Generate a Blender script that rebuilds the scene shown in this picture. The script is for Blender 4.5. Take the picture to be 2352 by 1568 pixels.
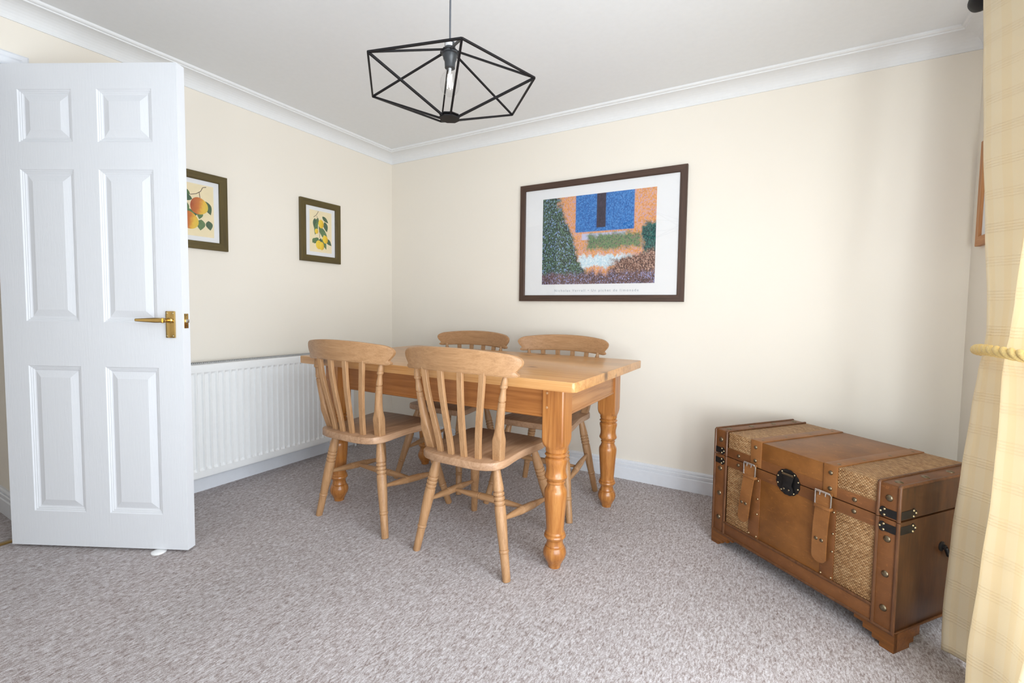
import bpy, bmesh, math, random
from mathutils import Vector, Matrix
R = math.radians
PI = math.pi
for o in list(bpy.data.objects):
    bpy.data.objects.remove(o)
scene = bpy.context.scene
COL = scene.collection

# ------------------------------------------------------------------ camera
CAM_POS = (2.7929, -2.7448, 1.0386)
YAW, PITCH, ROLL, FPX = -0.51520, 0.05319, 0.01457, 1047.82
cam = bpy.data.cameras.new('camera')
cam_ob = bpy.data.objects.new('camera', cam)
COL.objects.link(cam_ob)
cam.sensor_fit = 'HORIZONTAL'
cam.sensor_width = 36.0
cam.lens = FPX / 2352 * 36.0
cam.shift_x = -23.78 / 2352
cam.shift_y = -18.38 / 2352
cam.clip_start = 0.05
f_ = Vector((math.sin(YAW) * math.cos(PITCH), math.cos(YAW) * math.cos(PITCH), -math.sin(PITCH)))
r_ = Vector((math.cos(YAW), -math.sin(YAW), 0))
u_ = r_.cross(f_)
rr = math.cos(ROLL) * r_ + math.sin(ROLL) * u_
uu = -math.sin(ROLL) * r_ + math.cos(ROLL) * u_
M = Matrix((rr, uu, -f_)).transposed().to_4x4()
M.translation = Vector(CAM_POS)
cam_ob.matrix_world = M
scene.camera = cam_ob

# ------------------------------------------------------------------ light
scene.view_settings.view_transform = 'Standard'
scene.view_settings.look = 'None'
scene.view_settings.gamma = 1.0
scene.view_settings.use_curve_mapping = False
scene.view_settings.exposure = 0.06

world = bpy.data.worlds.new('daylight')
scene.world = world
world.use_nodes = True
bg = world.node_tree.nodes['Background']
bg.inputs['Color'].default_value = (0.80, 0.90, 1.0, 1)
bg.inputs['Strength'].default_value = 0.35


def area(name, loc, target, sx, sy, watts, col, spread=180):
    l = bpy.data.lights.new(name, 'AREA')
    l.shape = 'RECTANGLE'
    l.size, l.size_y, l.energy, l.color = sx, sy, watts, col
    l.spread = R(spread)
    o = bpy.data.objects.new(name, l)
    COL.objects.link(o)
    o.location = loc
    o.rotation_euler = (Vector(target) - Vector(loc)).to_track_quat('-Z', 'Y').to_euler()
    return o


# daylight through the glazed garden door, plus an added low fill behind the camera
area('daylight_garden_door', (3.62, -2.14, 1.12), (0.0, -2.0, 1.25), 2.0, 1.9, 103, (0.865, 0.94, 1.0))
area('added_low_fill', (3.62, -3.83, 0.85), (2.55, 0.0, 1.55), 0.92, 0.90, 16.5, (0.865, 0.94, 1.0), 90)  # added fill for the back wall and ceiling, no known source

# ------------------------------------------------------------------ helpers


def tag(o, label=None, cat=None, group=None, kind=None):
    if label: o['label'] = label
    if cat: o['category'] = cat
    if group: o['group'] = group
    if kind: o['kind'] = kind
    return o


def empty(name, loc=(0, 0, 0), rz=0.0):
    o = bpy.data.objects.new(name, None)
    COL.objects.link(o)
    o.location = loc
    o.rotation_euler = (0, 0, rz)
    o.empty_display_size = 0.1
    return o


class MB:
    """collects shapes and links them as one mesh object"""

    def __init__(self):
        self.bm = bmesh.new()
        self.mi = 0

    def face(self, vs, smooth=False):
        try:
            f = self.bm.faces.new(vs)
        except ValueError:
            return None
        f.material_index = self.mi
        f.smooth = smooth
        return f

    def v(self, p):
        return self.bm.verts.new(p)

    def box(self, lo, hi, bevel=0.0, seg=2, mat=None):
        xs, ys, zs = zip(lo, hi)
        vs = [self.v((xs[i], ys[j], zs[k])) for i in (0, 1) for j in (0, 1) for k in (0, 1)]
        if mat is not None:
            for w in vs: w.co = mat @ w.co
        fs = [self.face([vs[i] for i in q]) for q in
              ((0, 1, 3, 2), (4, 6, 7, 5), (0, 4, 5, 1), (2, 3, 7, 6), (0, 2, 6, 4), (1, 5, 7, 3))]
        if bevel:
            es = list({e for f in fs for e in f.edges})
            r = bmesh.ops.bevel(self.bm, geom=es, offset=bevel, segments=seg, profile=0.5, affect='EDGES')
            for f in r['faces']:
                f.material_index = self.mi
                f.smooth = True
        return vs

    def prism(self, poly, axis_vec, depth, origin=(0, 0, 0), ex=(1, 0, 0), ey=(0, 0, 1), bevel=0.0, seg=2):
        """polygon (2D points in ex, ey) extruded by depth along axis_vec"""
        o, ex, ey, n = Vector(origin), Vector(ex), Vector(ey), Vector(axis_vec).normalized()
        a = [self.v(o + ex * x + ey * y) for x, y in poly]
        b = [self.v(o + ex * x + ey * y + n * depth) for x, y in poly]
        N = len(poly)
        fa, fb = self.face(a), self.face(b[::-1])
        sides = [self.face([a[i], b[i], b[(i + 1) % N], a[(i + 1) % N]]) for i in range(N)]
        if bevel:
            es = list({e for f in (fa, fb) for e in f.edges})
            r = bmesh.ops.bevel(self.bm, geom=es, offset=bevel, segments=seg, profile=0.5, affect='EDGES')
            for f in r['faces']:
                f.material_index = self.mi
                f.smooth = True

    def loft(self, rings, cap=True, closed=True, smooth=True):
        vs = [[self.v(p) for p in ring] for ring in rings]
        n = len(vs[0])
        for a, b in zip(vs, vs[1:]):
            for i in range(n if closed else n - 1):
                self.face([a[i], a[(i + 1) % n], b[(i + 1) % n], b[i]], smooth)
        if cap:
            self.face(vs[0][::-1])
            self.face(vs[-1])
        return vs

    def lathe(self, p0, p1, prof, n=20, cap=True, power=None):
        """prof: (t along p0-p1 in metres, radius[, superellipse power])"""
        p0, p1 = Vector(p0), Vector(p1)
        d = (p1 - p0).normalized()
        ref = Vector((0, 1, 0)) if abs(d.y) < 0.9 else Vector((1, 0, 0))
        ex = ref.cross(d).normalized()
        ey = d.cross(ex).normalized()
        rings = []
        for q in prof:
            t, r = q[0], q[1]
            pw = q[2] if len(q) > 2 else 2.0
            ring = []
            for i in range(n):
                a = 2 * PI * (i + 0.5) / n
                c, s = math.cos(a), math.sin(a)
                k = (abs(c) ** pw + abs(s) ** pw) ** (-1.0 / pw)
                ring.append(p0 + d * t + ex * (r * k * c) + ey * (r * k * s))
            rings.append(ring)
        return self.loft(rings, cap)

    def tube(self, pts, r, n=8, cap=True, closed=False):
        pts = [Vector(p) for p in pts]
        N = len(pts)
        rs = r if isinstance(r, (list, tuple)) else [r] * N
        rings = []
        prev = None
        for i, p in enumerate(pts):
            if closed:
                d = pts[(i + 1) % N] - pts[i - 1]
            else:
                d = pts[min(i + 1, N - 1)] - pts[max(i - 1, 0)]
            d.normalize()
            if prev is None:
                ref = Vector((0, 0, 1)) if abs(d.z) < 0.9 else Vector((1, 0, 0))
                ex = ref.cross(d).normalized()
            else:
                ex = (prev - d * prev.dot(d)).normalized()
            prev = ex
            ey = d.cross(ex)
            rings.append([p + ex * (rs[i] * math.cos(2 * PI * k / n)) + ey * (rs[i] * math.sin(2 * PI * k / n)) for k in range(n)])
        if closed:
            rings.append(rings[0])
            self.loft(rings, False)
            bmesh.ops.remove_doubles(self.bm, verts=self.bm.verts, dist=1e-6)
        else:
            self.loft(rings, cap)

    def bar(self, a, b, w, h=None, up=(0, 0, 1)):
        """square bar from a to b"""
        a, b = Vector(a), Vector(b)
        h = h or w
        d = (b - a).normalized()
        ex = Vector(up).cross(d)
        if ex.length < 1e-4: ex = Vector((1, 0, 0)).cross(d)
        ex.normalize()
        ey = d.cross(ex)
        rings = [[p + ex * (sx * w / 2) + ey * (sy * h / 2) for sx, sy in ((-1, -1), (1, -1), (1, 1), (-1, 1))] for p in (a, b)]
        self.loft(rings, True, True, False)

    def dome(self, c, nrm, r, h, n=12, m=4):
        c, nrm = Vector(c), Vector(nrm).normalized()
        prof = [(h * math.sin(PI / 2 * k / m), r * math.cos(PI / 2 * k / m)) for k in range(m)] + [(h, r * 0.03)]
        self.lathe(c, c + nrm, prof, n)

    def build(self, name, mat, parent=None, sharp=35, recalc=True):
        bm = self.bm
        if recalc:
            bmesh.ops.recalc_face_normals(bm, faces=bm.faces)
        me = bpy.data.meshes.new(name)
        bm.to_mesh(me)
        bm.free()
        for m in (mat if isinstance(mat, (list, tuple)) else [mat]):
            me.materials.append(m)
        if sharp:
            me.set_sharp_from_angle(angle=R(sharp))
        o = bpy.data.objects.new(name, me)
        COL.objects.link(o)
        if parent is not None: o.parent = parent
        return o


def children(o):
    return [c for c in bpy.data.objects if c.parent == o]


def copy_tree(o, parent=None):
    c = o.copy()
    COL.objects.link(c)
    if parent is not None: c.parent = parent
    for ch in children(o):
        copy_tree(ch, c)
    return c


# ------------------------------------------------------------------ materials


class NT:
    def __init__(self, name):
        self.m = bpy.data.materials.new(name)
        self.m.use_nodes = True
        self.t = self.m.node_tree
        self.b = self.t.nodes['Principled BSDF']
        self._co = None

    def n(self, kind, **kw):
        nd = self.t.nodes.new(kind)
        for k, v in kw.items(): setattr(nd, k, v)
        return nd

    def l(self, a, b):
        self.t.links.new(a, b)

    def co(self, out='Object'):
        if self._co is None: self._co = self.n('ShaderNodeTexCoord')
        return self._co.outputs[out]

    def map(self, scale, loc=(0, 0, 0), src=None, rot=(0, 0, 0)):
        mp = self.n('ShaderNodeMapping')
        mp.inputs['Scale'].default_value = scale
        mp.inputs['Location'].default_value = loc
        mp.inputs['Rotation'].default_value = rot
        self.l(src if src is not None else self.co(), mp.inputs['Vector'])
        return mp.outputs['Vector']

    def noise(self, vec, scale=1.0, detail=4, rough=0.55, dist=0.0):
        nd = self.n('ShaderNodeTexNoise')
        nd.inputs['Scale'].default_value = scale
        nd.inputs['Detail'].default_value = detail
        nd.inputs['Roughness'].default_value = rough
        nd.inputs['Distortion'].default_value = dist
        self.l(vec, nd.inputs['Vector'])
        return nd.outputs['Fac']

    def ramp(self, fac, stops, interp='LINEAR'):
        nd = self.n('ShaderNodeValToRGB')
        cr = nd.color_ramp
        cr.interpolation = interp
        while len(cr.elements) < len(stops): cr.elements.new(0.5)
        for e, (p, c) in zip(cr.elements, stops):
            e.position = p
            e.color = (*c, 1) if len(c) == 3 else c
        self.l(fac, nd.inputs['Fac'])
        return nd.outputs['Color']

    def mix(self, fac, a, b, mode='MIX'):
        nd = self.n('ShaderNodeMix', data_type='RGBA', blend_type=mode)
        for s, x in ((nd.inputs[0], fac), (nd.inputs[6], a), (nd.inputs[7], b)):
            if isinstance(x, (int, float)): s.default_value = x
            elif isinstance(x, tuple): s.default_value = (*x, 1)
            else: self.l(x, s)
        return nd.outputs[2]

    def math(self, op, a, b=0.0, c=None, clamp=False):
        nd = self.n('ShaderNodeMath', operation=op, use_clamp=clamp)
        for i, x in enumerate((a, b, c)):
            if x is None: continue
            if isinstance(x, (int, float)): nd.inputs[i].default_value = x
            else: self.l(x, nd.inputs[i])
        return nd.outputs[0]

    def sep(self, vec):
        nd = self.n('ShaderNodeSeparateXYZ')
        self.l(vec, nd.inputs[0])
        return nd.outputs

    def bump(self, height, strength=0.3, dist=0.01):
        nd = self.n('ShaderNodeBump')
        nd.inputs['Strength'].default_value = strength
        nd.inputs['Distance'].default_value = dist
        self.l(height, nd.inputs['Height'])
        self.l(nd.outputs['Normal'], self.b.inputs['Normal'])

    def set(self, color=None, rough=None, metal=None, coat=None, coat_rough=None, spec=None):
        b = self.b
        for key, x in (('Base Color', color), ('Roughness', rough), ('Metallic', metal), ('Coat Weight', coat),
                       ('Coat Roughness', coat_rough), ('Specular IOR Level', spec)):
            if x is None: continue
            s = b.inputs[key]
            if isinstance(x, (int, float)): s.default_value = x
            elif isinstance(x, tuple): s.default_value = (*x, 1)
            else: self.l(x, s)
        return self.m


def srgb(r, g, b):
    return tuple(((c / 255) / 12.92 if c / 255 <= 0.04045 else ((c / 255 + 0.055) / 1.055) ** 2.4) for c in (r, g, b))


def plain(name, col, rough=0.5, metal=0.0, nscale=40.0, var=0.06, bump=0.0, spec=None):
    """single-colour finish with a slight procedural unevenness"""
    t = NT(name)
    nz = t.noise(t.map((nscale,) * 3), 1.0, 3)
    c0 = tuple(max(0, c * (1 - var)) for c in col)
    c1 = tuple(min(1, c * (1 + var)) for c in col)
    t.set(t.ramp(nz, [(0.3, c0), (0.7, c1)]), rough, metal, spec=spec)
    if bump: t.bump(nz, bump, 0.004)
    return t.m


def wood(name, dark, mid, light, axis='z', grain=60.0, stretch=0.06, rough=0.4, coat=0.0, knots=False, ring=0.35, boards=None):
    t = NT(name)
    s = [grain] * 3
    ai = 'xyz'.index(axis)
    s[ai] = grain * stretch
    info = t.n('ShaderNodeObjectInfo')
    add = t.n('ShaderNodeVectorMath', operation='ADD')
    t.l(t.co(), add.inputs[0])
    off = t.n('ShaderNodeCombineXYZ')
    for i in range(3):
        t.l(t.math('MULTIPLY', info.outputs['Random'], 3.7 + i * 1.9), off.inputs[i])
    t.l(off.outputs[0], add.inputs[1])
    base = add.outputs[0]
    warp = t.noise(t.map([x * 0.18 for x in s], src=base), 1.0, 3, 0.5)
    fine = t.noise(t.map([x * 5.0 if i != ai else x * 2.2 for i, x in enumerate(s)], src=base), 1.0, 4, 0.7)
    mid_n = t.noise(t.map(s, src=base), 1.0, 5, 0.6, 0.6)
    rings = t.math('SINE', t.math('MULTIPLY', warp, 46.0))
    v = t.math('ADD', t.math('MULTIPLY', mid_n, 0.52), t.math('MULTIPLY', fine, 0.48))
    v = t.math('ADD', v, t.math('MULTIPLY', rings, ring * 0.16))
    col = t.ramp(v, [(0.28, dark), (0.5, mid), (0.74, light)])
    if boards:
        wdt, bax = boards
        xyz = t.sep(t.co())
        q = t.math('DIVIDE', xyz['XYZ'.index(bax.upper())], wdt)
        fl = t.math('FLOOR', q)
        wn = t.n('ShaderNodeTexWhiteNoise', noise_dimensions='1D')
        t.l(fl, wn.inputs['W'])
        col = t.mix(1.0, col, t.ramp(wn.outputs['Value'], [(0, (0.84, 0.82, 0.80)), (1, (1.08, 1.08, 1.08))]), 'MULTIPLY')
        fr = t.math('FRACT', q)
        edge = t.math('LESS_THAN', fr, 0.012)
        col = t.mix(t.math('MULTIPLY', edge, 0.5), col, dark)
    if knots:
        vo = t.n('ShaderNodeTexVoronoi', feature='F1')
        ks = [7.0] * 3
        ks[ai] = 3.6
        t.l(t.map(ks, src=base), vo.inputs['Vector'])
        vo.inputs['Scale'].default_value = 1.0
        vo.inputs['Randomness'].default_value = 1.0
        wn = t.n('ShaderNodeSeparateColor')
        t.l(vo.outputs['Color'], wn.inputs[0])
        size = t.math('MULTIPLY', t.math('SUBTRACT', wn.outputs[0], 0.25, clamp=True), 0.34)
        k = t.math('SUBTRACT', 1.0, t.math('DIVIDE', vo.outputs['Distance'], t.math('ADD', size, 0.001)), clamp=True)
        col = t.mix(t.math('MULTIPLY', k, 1.6, clamp=True), col, tuple(c * 0.30 for c in dark))
    t.set(col, rough, coat=coat, coat_rough=0.18)
    t.bump(fine, 0.06, 0.002)
    return t.m


def M_wall():
    t = NT('cream_wall_paint')
    n1 = t.noise(t.map((1.3,) * 3), 1.0, 2)
    n2 = t.noise(t.map((260,) * 3), 1.0, 2)
    t.set(t.ramp(n1, [(0.3, (0.850, 0.790, 0.700)), (0.7, (0.862, 0.803, 0.714))]), 0.7, spec=0.3)
    t.bump(n2, 0.05, 0.002)
    return t.m


def M_carpet():
    t = NT('heather_carpet')
    # tufts run in rows along the room's depth
    v1 = t.noise(t.map((165, 62, 1)), 1.0, 4, 0.7, 0.5)
    v2 = t.noise(t.map((520, 400, 1), (3, 1, 0)), 1.0, 3, 0.8, 0.4)
    v3 = t.noise(t.map((2.2, 1.6, 1), (7, 2, 0)), 1.0, 2)
    v4 = t.noise(t.map((62, 15, 1), (5, 9, 0)), 1.0, 3, 0.6)
    a = t.math('ADD', t.math('MULTIPLY', v1, 0.46), t.math('MULTIPLY', v2, 0.40))
    a = t.math('ADD', a, t.math('MULTIPLY', v4, 0.14))
    base = t.ramp(a, [(0.35, srgb(104, 82, 74)), (0.435, srgb(152, 134, 128)), (0.50, srgb(194, 184, 183)), (0.59, srgb(234, 230, 232))])
    tint = t.ramp(v3, [(0.3, (0.95, 0.95, 0.95)), (0.7, (1.04, 1.03, 1.03))])
    t.set(t.mix(1.0, base, tint, 'MULTIPLY'), 0.95, spec=0.1)
    t.b.inputs['Sheen Weight'].default_value = 0.15
    t.bump(v2, 0.7, 0.008)
    return t.m


def M_door():
    t = NT('white_door_paint')
    v = t.noise(t.map((150, 150, 9)), 1.0, 3, 0.6, 1.2)
    t.set((0.80, 0.82, 0.862), 0.38)
    t.bump(v, 0.16, 0.003)
    return t.m


def M_leather(name, c0, c1, c2, rough=0.42):
    t = NT(name)
    a = t.noise(t.map((9, 9, 9)), 1.0, 5, 0.6)
    b = t.noise(t.map((240, 240, 240)), 1.0, 2)
    sc = t.noise(t.map((30, 30, 90), rot=(0.4, 0.9, 0.3)), 1.0, 3, 0.7, 1.5)
    col = t.ramp(a, [(0.3, c0), (0.5, c1), (0.72, c2)])
    col = t.mix(t.ramp(sc, [(0.60, (0, 0, 0)), (0.68, (0.35, 0.35, 0.35))]), col, tuple(min(1, c * 1.7) for c in c2))
    t.set(col, rough, spec=0.4)
    t.bump(b, 0.12, 0.002)
    return t.m


def M_rattan():
    t = NT('rattan_weave')
    xyz = t.sep(t.co())
    warp = t.noise(t.map((25, 25, 25)), 1.0, 2)
    # strands run along x; rows stack in y+z
    row = t.math('MULTIPLY', t.math('ADD', t.math('ADD', xyz[2], t.math('MULTIPLY', xyz[1], 1.0)), t.math('MULTIPLY', warp, 0.0035)), 1 / 0.0050)
    rid = t.math('FLOOR', row)
    par = t.math('MULTIPLY', t.math('MODULO', t.math('ABSOLUTE', rid), 2.0), 0.5)
    colx = t.math('ADD', t.math('MULTIPLY', xyz[0], 1 / 0.0098), par)
    cid = t.math('FLOOR', colx)
    hy = t.math('SINE', t.math('MULTIPLY', t.math('FRACT', row), PI))
    hx = t.math('SINE', t.math('MULTIPLY', t.math('FRACT', colx), PI))
    h = t.math('MULTIPLY', t.math('POWER', hy, 0.6), t.math('POWER', hx, 0.5))
    wn = t.n('ShaderNodeTexWhiteNoise', noise_dimensions='2D')
    cb = t.n('ShaderNodeCombineXYZ')
    t.l(rid, cb.inputs[0]); t.l(cid, cb.inputs[1])
    t.l(cb.outputs[0], wn.inputs['Vector'])
    rn = t.n('ShaderNodeTexWhiteNoise', noise_dimensions='1D')
    t.l(rid, rn.inputs['W'])
    val = t.math('ADD', t.math('MULTIPLY', wn.outputs['Value'], 0.6), t.math('ADD', 0.12, t.math('MULTIPLY', rn.outputs['Value'], 0.22)))
    c = t.ramp(val, [(0.05, srgb(128, 88, 50)), (0.35, srgb(166, 122, 76)), (0.65, srgb(184, 142, 96)), (0.95, srgb(202, 164, 118))])
    gap = t.ramp(h, [(0.10, (0.36, 0.29, 0.24)), (0.45, (1, 1, 1))])
    t.set(t.mix(1.0, c, gap, 'MULTIPLY'), 0.55)
    t.bump(h, 0.8, 0.004)
    return t.m


def M_curtain():
    t = NT('cream_curtain_cloth')
    uv = t.sep(t.co('UV'))
    fz = t.math('FRACT', t.math('DIVIDE', uv[1], 0.098))
    inband = t.math('LESS_THAN', fz, 0.34)
    rid = t.math('MULTIPLY', t.math('POWER', t.math('ABSOLUTE', t.math('SINE', t.math('MULTIPLY', fz, PI * 4 / 0.34))), 4.0), inband)
    fu = t.math('FRACT', t.math('DIVIDE', uv[0], 0.050))
    wide = t.math('LESS_THAN', fu, 0.45)
    seam = t.math('MULTIPLY', t.math('LESS_THAN', t.math('ABSOLUTE', t.math('SUBTRACT', fu, 0.45)), 0.03), 0.6)
    rip = t.math('SINE', t.math('MULTIPLY', uv[0], 2 * PI / 0.011))
    h = t.math('ADD', t.math('MULTIPLY', rid, t.math('ADD', t.math('MULTIPLY', rip, 0.22), 0.78)), seam)
    c = t.mix(wide, srgb(252, 242, 219), srgb(251, 239, 212))
    c = t.mix(t.math('MULTIPLY', rid, 0.12), c, srgb(244, 224, 186))
    fine = t.noise(t.map((900, 900, 900)), 1.0, 1)
    t.set(c, 0.8, spec=0.2)
    t.b.inputs['Sheen Weight'].default_value = 0.2
    tr = t.n('ShaderNodeBsdfTranslucent')
    t.l(c, tr.inputs['Color'])
    mx = t.n('ShaderNodeMixShader')
    mx.inputs[0].default_value = 0.35
    out = t.t.nodes['Material Output']
    t.l(t.b.outputs[0], mx.inputs[1]); t.l(tr.outputs[0], mx.inputs[2]); t.l(mx.outputs[0], out.inputs['Surface'])
    t.bump(t.math('ADD', h, t.math('MULTIPLY', fine, 0.15)), 0.42, 0.004)
    return t.m


def M_pane(name, tint=(1, 1, 1)):
    t = NT(name)
    tr = t.n('ShaderNodeBsdfTransparent')
    tr.inputs['Color'].default_value = (*tint, 1)
    gl = t.n('ShaderNodeBsdfGlossy')
    gl.inputs['Roughness'].default_value = 0.015
    lw = t.n('ShaderNodeLayerWeight')
    lw.inputs['Blend'].default_value = 0.5
    mx = t.n('ShaderNodeMixShader')
    k = t.math('ADD', 0.028, t.math('MULTIPLY', t.math('POWER', lw.outputs['Facing'], 4.5), 0.55))
    t.l(t.math('ADD', k, t.math('MULTIPLY', t.noise(t.map((9, 9, 9)), 1.0, 2), 0.008)), mx.inputs[0])
    t.l(tr.outputs[0], mx.inputs[1]); t.l(gl.outputs[0], mx.inputs[2])
    t.l(mx.outputs[0], t.t.nodes['Material Output'].inputs['Surface'])
    return t.m


def M_emit(name, col, strength):
    t = NT(name)
    t.set(col, 0.4)
    t.b.inputs['Emission Color'].default_value = (*col, 1)
    t.b.inputs['Emission Strength'].default_value = strength
    return t.m


def M_painting():
    """plain sunlit-garden colour study in loose dabs"""
    t = NT('garden_colour_study')
    vo = t.n('ShaderNodeTexVoronoi', feature='F1')
    t.l(t.map((190, 1, 150)), vo.inputs['Vector'])
    vo.inputs['Scale'].default_value = 1.0
    p = t.sep(t.co('UV'))
    wob = t.noise(t.map((14, 1, 14)), 1.0, 4, 0.7)
    wob2 = t.noise(t.map((22, 1, 16), (4, 0, 3)), 1.0, 4, 0.7)
    x = t.math('ADD', p[0], t.math('MULTIPLY', t.math('SUBTRACT', wob, 0.5), 0.22))
    y = t.math('ADD', p[1], t.math('MULTIPLY', t.math('SUBTRACT', wob2, 0.5), 0.22))
    sc = t.n('ShaderNodeSeparateColor')
    t.l(vo.outputs['Color'], sc.inputs[0])
    d1, d2, d3 = sc.outputs[0], sc.outputs[1], sc.outputs[2]

    def step(v, a, w=0.03):
        return t.math('DIVIDE', t.math('SUBTRACT', v, a), w, clamp=True)

    def band(v, a, b, w=0.03):
        return t.math('MULTIPLY', step(v, a, w), t.math('SUBTRACT', 1.0, step(v, b, w)))
    # ochre wall
    c = t.ramp(d1, [(0.0, srgb(206, 138, 82)), (0.5, srgb(226, 164, 104)), (1.0, srgb(196, 160, 178))])
    # blue block (straight edged)
    blue = t.ramp(d2, [(0.0, srgb(36, 88, 160)), (0.6, srgb(52, 120, 190)), (1.0, srgb(84, 142, 204))])
    c = t.mix(t.math('MULTIPLY', band(p[0], 0.31, 0.82, 0.01), step(p[1], 0.58, 0.01)), c, blue)
    dark = t.ramp(d3, [(0.0, srgb(40, 32, 44)), (1.0, srgb(70, 58, 74))])
    c = t.mix(t.math('MULTIPLY', band(p[0], 0.50, 0.58, 0.01), step(p[1], 0.62, 0.01)), c, dark)
    c = t.mix(t.math('MULTIPLY', band(p[0], 0.37, 0.75, 0.01), band(p[1], 0.49, 0.56, 0.01)), c, srgb(190, 190, 216))
    # foliage and lilac dabs
    green = t.ramp(d2, [(0.0, srgb(30, 36, 40)), (0.45, srgb(58, 78, 70)), (0.8, srgb(96, 128, 96)), (1.0, srgb(140, 164, 216))])
    lim = t.math('ADD', 0.24, t.math('MULTIPLY', t.math('SUBTRACT', 0.62, p[1]), 0.30))
    c = t.mix(t.math('SUBTRACT', 1.0, step(x, lim, 0.04)), c, green)
    c = t.mix(t.math('MULTIPLY', step(x, 0.88, 0.04), band(y, 0.30, 0.62, 0.05)), c, t.ramp(d2, [(0, srgb(22, 42, 52)), (1, srgb(62, 120, 110))]))
    c = t.mix(t.math('MULTIPLY', band(x, 0.40, 0.86, 0.05), band(y, 0.36, 0.52, 0.05)), c, t.ramp(d1, [(0, srgb(74, 96, 80)), (0.6, srgb(116, 146, 100)), (1, srgb(132, 110, 104))]))
    # pale table-like band and warm brown base
    c = t.mix(t.math('MULTIPLY', band(x, 0.36, 0.82, 0.02), band(y, 0.17, 0.30, 0.03)), c, t.ramp(d1, [(0, srgb(176, 206, 222)), (1, srgb(226, 234, 238))]))
    brown = t.ramp(d2, [(0.0, srgb(58, 42, 44)), (0.5, srgb(122, 86, 72)), (1.0, srgb(190, 156, 140))])
    c = t.mix(t.math('MULTIPLY', step(x, 0.62, 0.04), t.math('SUBTRACT', 1.0, step(t.math('SUBTRACT', y, t.math('MULTIPLY', x, 0.32)), 0.02, 0.05))), c, brown)
    c = t.mix(t.math('SUBTRACT', 1.0, step(y, 0.10, 0.05)), c, t.ramp(d3, [(0, srgb(64, 52, 58)), (0.7, srgb(122, 92, 90)), (1, srgb(150, 158, 206))]))
    t.set(c, 0.6, spec=0.2)
    return t.m


WALL = M_wall()
WHITE = plain('white_ceiling_paint', (0.825, 0.835, 0.845), 0.8, var=0.01, spec=0.2)
COVE = plain('white_coving_paint', (0.815, 0.82, 0.825), 0.7, var=0.01, spec=0.25)
GLOSS = plain('white_gloss_paint', (0.78, 0.80, 0.845), 0.35, var=0.015)
DOOR = M_door()
CARPET = M_carpet()
RADW = plain('white_radiator_enamel', (0.87, 0.875, 0.875), 0.32, var=0.01)
DKGREY = plain('grey_grille_steel', (0.45, 0.45, 0.45), 0.5)  # even mid-grey for the slotted top grille
BRASS = plain('polished_brass', (0.56, 0.38, 0.14), 0.16, 1.0, 20, 0.08)
OLDBRASS = plain('aged_brass', (0.20, 0.16, 0.105), 0.36, 1.0, 200, 0.25)
NAILBRASS = plain('bright_brass_nail', (0.55, 0.46, 0.28), 0.3, 1.0, 200, 0.2)
SILVER = plain('nickel_buckle', (0.62, 0.60, 0.57), 0.25, 1.0, 90, 0.15)
BLACKM = plain('black_iron', (0.012, 0.011, 0.011), 0.38, 0.3, 120, 0.3)
BLACKP = plain('black_powder_coat', (0.008, 0.007, 0.008), 0.5, 0.0, 120, 0.2, spec=0.25)
BAKELITE = plain('black_bakelite', (0.035, 0.038, 0.042), 0.32)
LABELW = plain('white_paper_sticker', (0.55, 0.55, 0.56), 0.6)
BEECH_C = dict(dark=srgb(146, 106, 70), mid=srgb(174, 132, 92), light=srgb(192, 152, 112))
BEECHZ = wood('beech_upright', axis='z', grain=95, stretch=0.07, rough=0.45, ring=0.2, **BEECH_C)
BEECHX = wood('beech_rail', axis='x', grain=95, stretch=0.05, rough=0.42, ring=0.12, **BEECH_C)
BEECHS = wood('beech_stretcher', axis='y', grain=95, stretch=0.07, rough=0.45, ring=0.15, **BEECH_C)
BEECHY = wood('beech_seat', srgb(152, 114, 84), srgb(178, 140, 108), srgb(194, 158, 128), axis='y', grain=80, stretch=0.07, rough=0.45, ring=0.4, boards=(0.085, 'x'))
PINE = dict(dark=srgb(166, 100, 44), mid=srgb(202, 138, 72), light=srgb(222, 168, 100))
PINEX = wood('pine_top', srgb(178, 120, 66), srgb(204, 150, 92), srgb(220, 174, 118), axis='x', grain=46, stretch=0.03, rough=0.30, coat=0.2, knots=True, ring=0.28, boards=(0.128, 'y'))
PINEA = wood('shaded_pine_apron', srgb(132, 78, 34), srgb(164, 104, 52), srgb(184, 124, 68), axis='x', grain=46, stretch=0.05, rough=0.36, coat=0.1, knots=True, ring=0.35)  # darkened pine: shade under the tabletop is put into the colour
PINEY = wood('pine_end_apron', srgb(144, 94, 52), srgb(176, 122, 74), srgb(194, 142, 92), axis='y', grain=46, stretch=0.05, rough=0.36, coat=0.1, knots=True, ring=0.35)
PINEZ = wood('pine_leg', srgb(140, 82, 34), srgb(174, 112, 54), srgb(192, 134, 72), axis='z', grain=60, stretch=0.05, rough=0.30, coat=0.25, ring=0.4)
OLIVE = [wood('olive_stained_pine', srgb(60, 48, 20), srgb(86, 72, 33), srgb(106, 90, 44), axis=a, grain=70, stretch=0.06, rough=0.5, ring=0.25) for a in 'xz']
WALNUT = [wood('dark_stained_pine', srgb(54, 37, 28), srgb(74, 53, 42), srgb(92, 68, 54), axis=a, grain=70, stretch=0.06, rough=0.5, ring=0.25) for a in 'xz']
OAKF = [wood('light_oak_frame', srgb(160, 104, 60), srgb(186, 128, 78), srgb(204, 150, 100), axis=a, grain=70, stretch=0.06, rough=0.5) for a in 'xz']
MOUNT = plain('white_mount_card', (0.80, 0.80, 0.81), 0.75, var=0.01)
PAPER = plain('aged_print_paper', srgb(238, 222, 184), 0.75, var=0.03)
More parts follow.
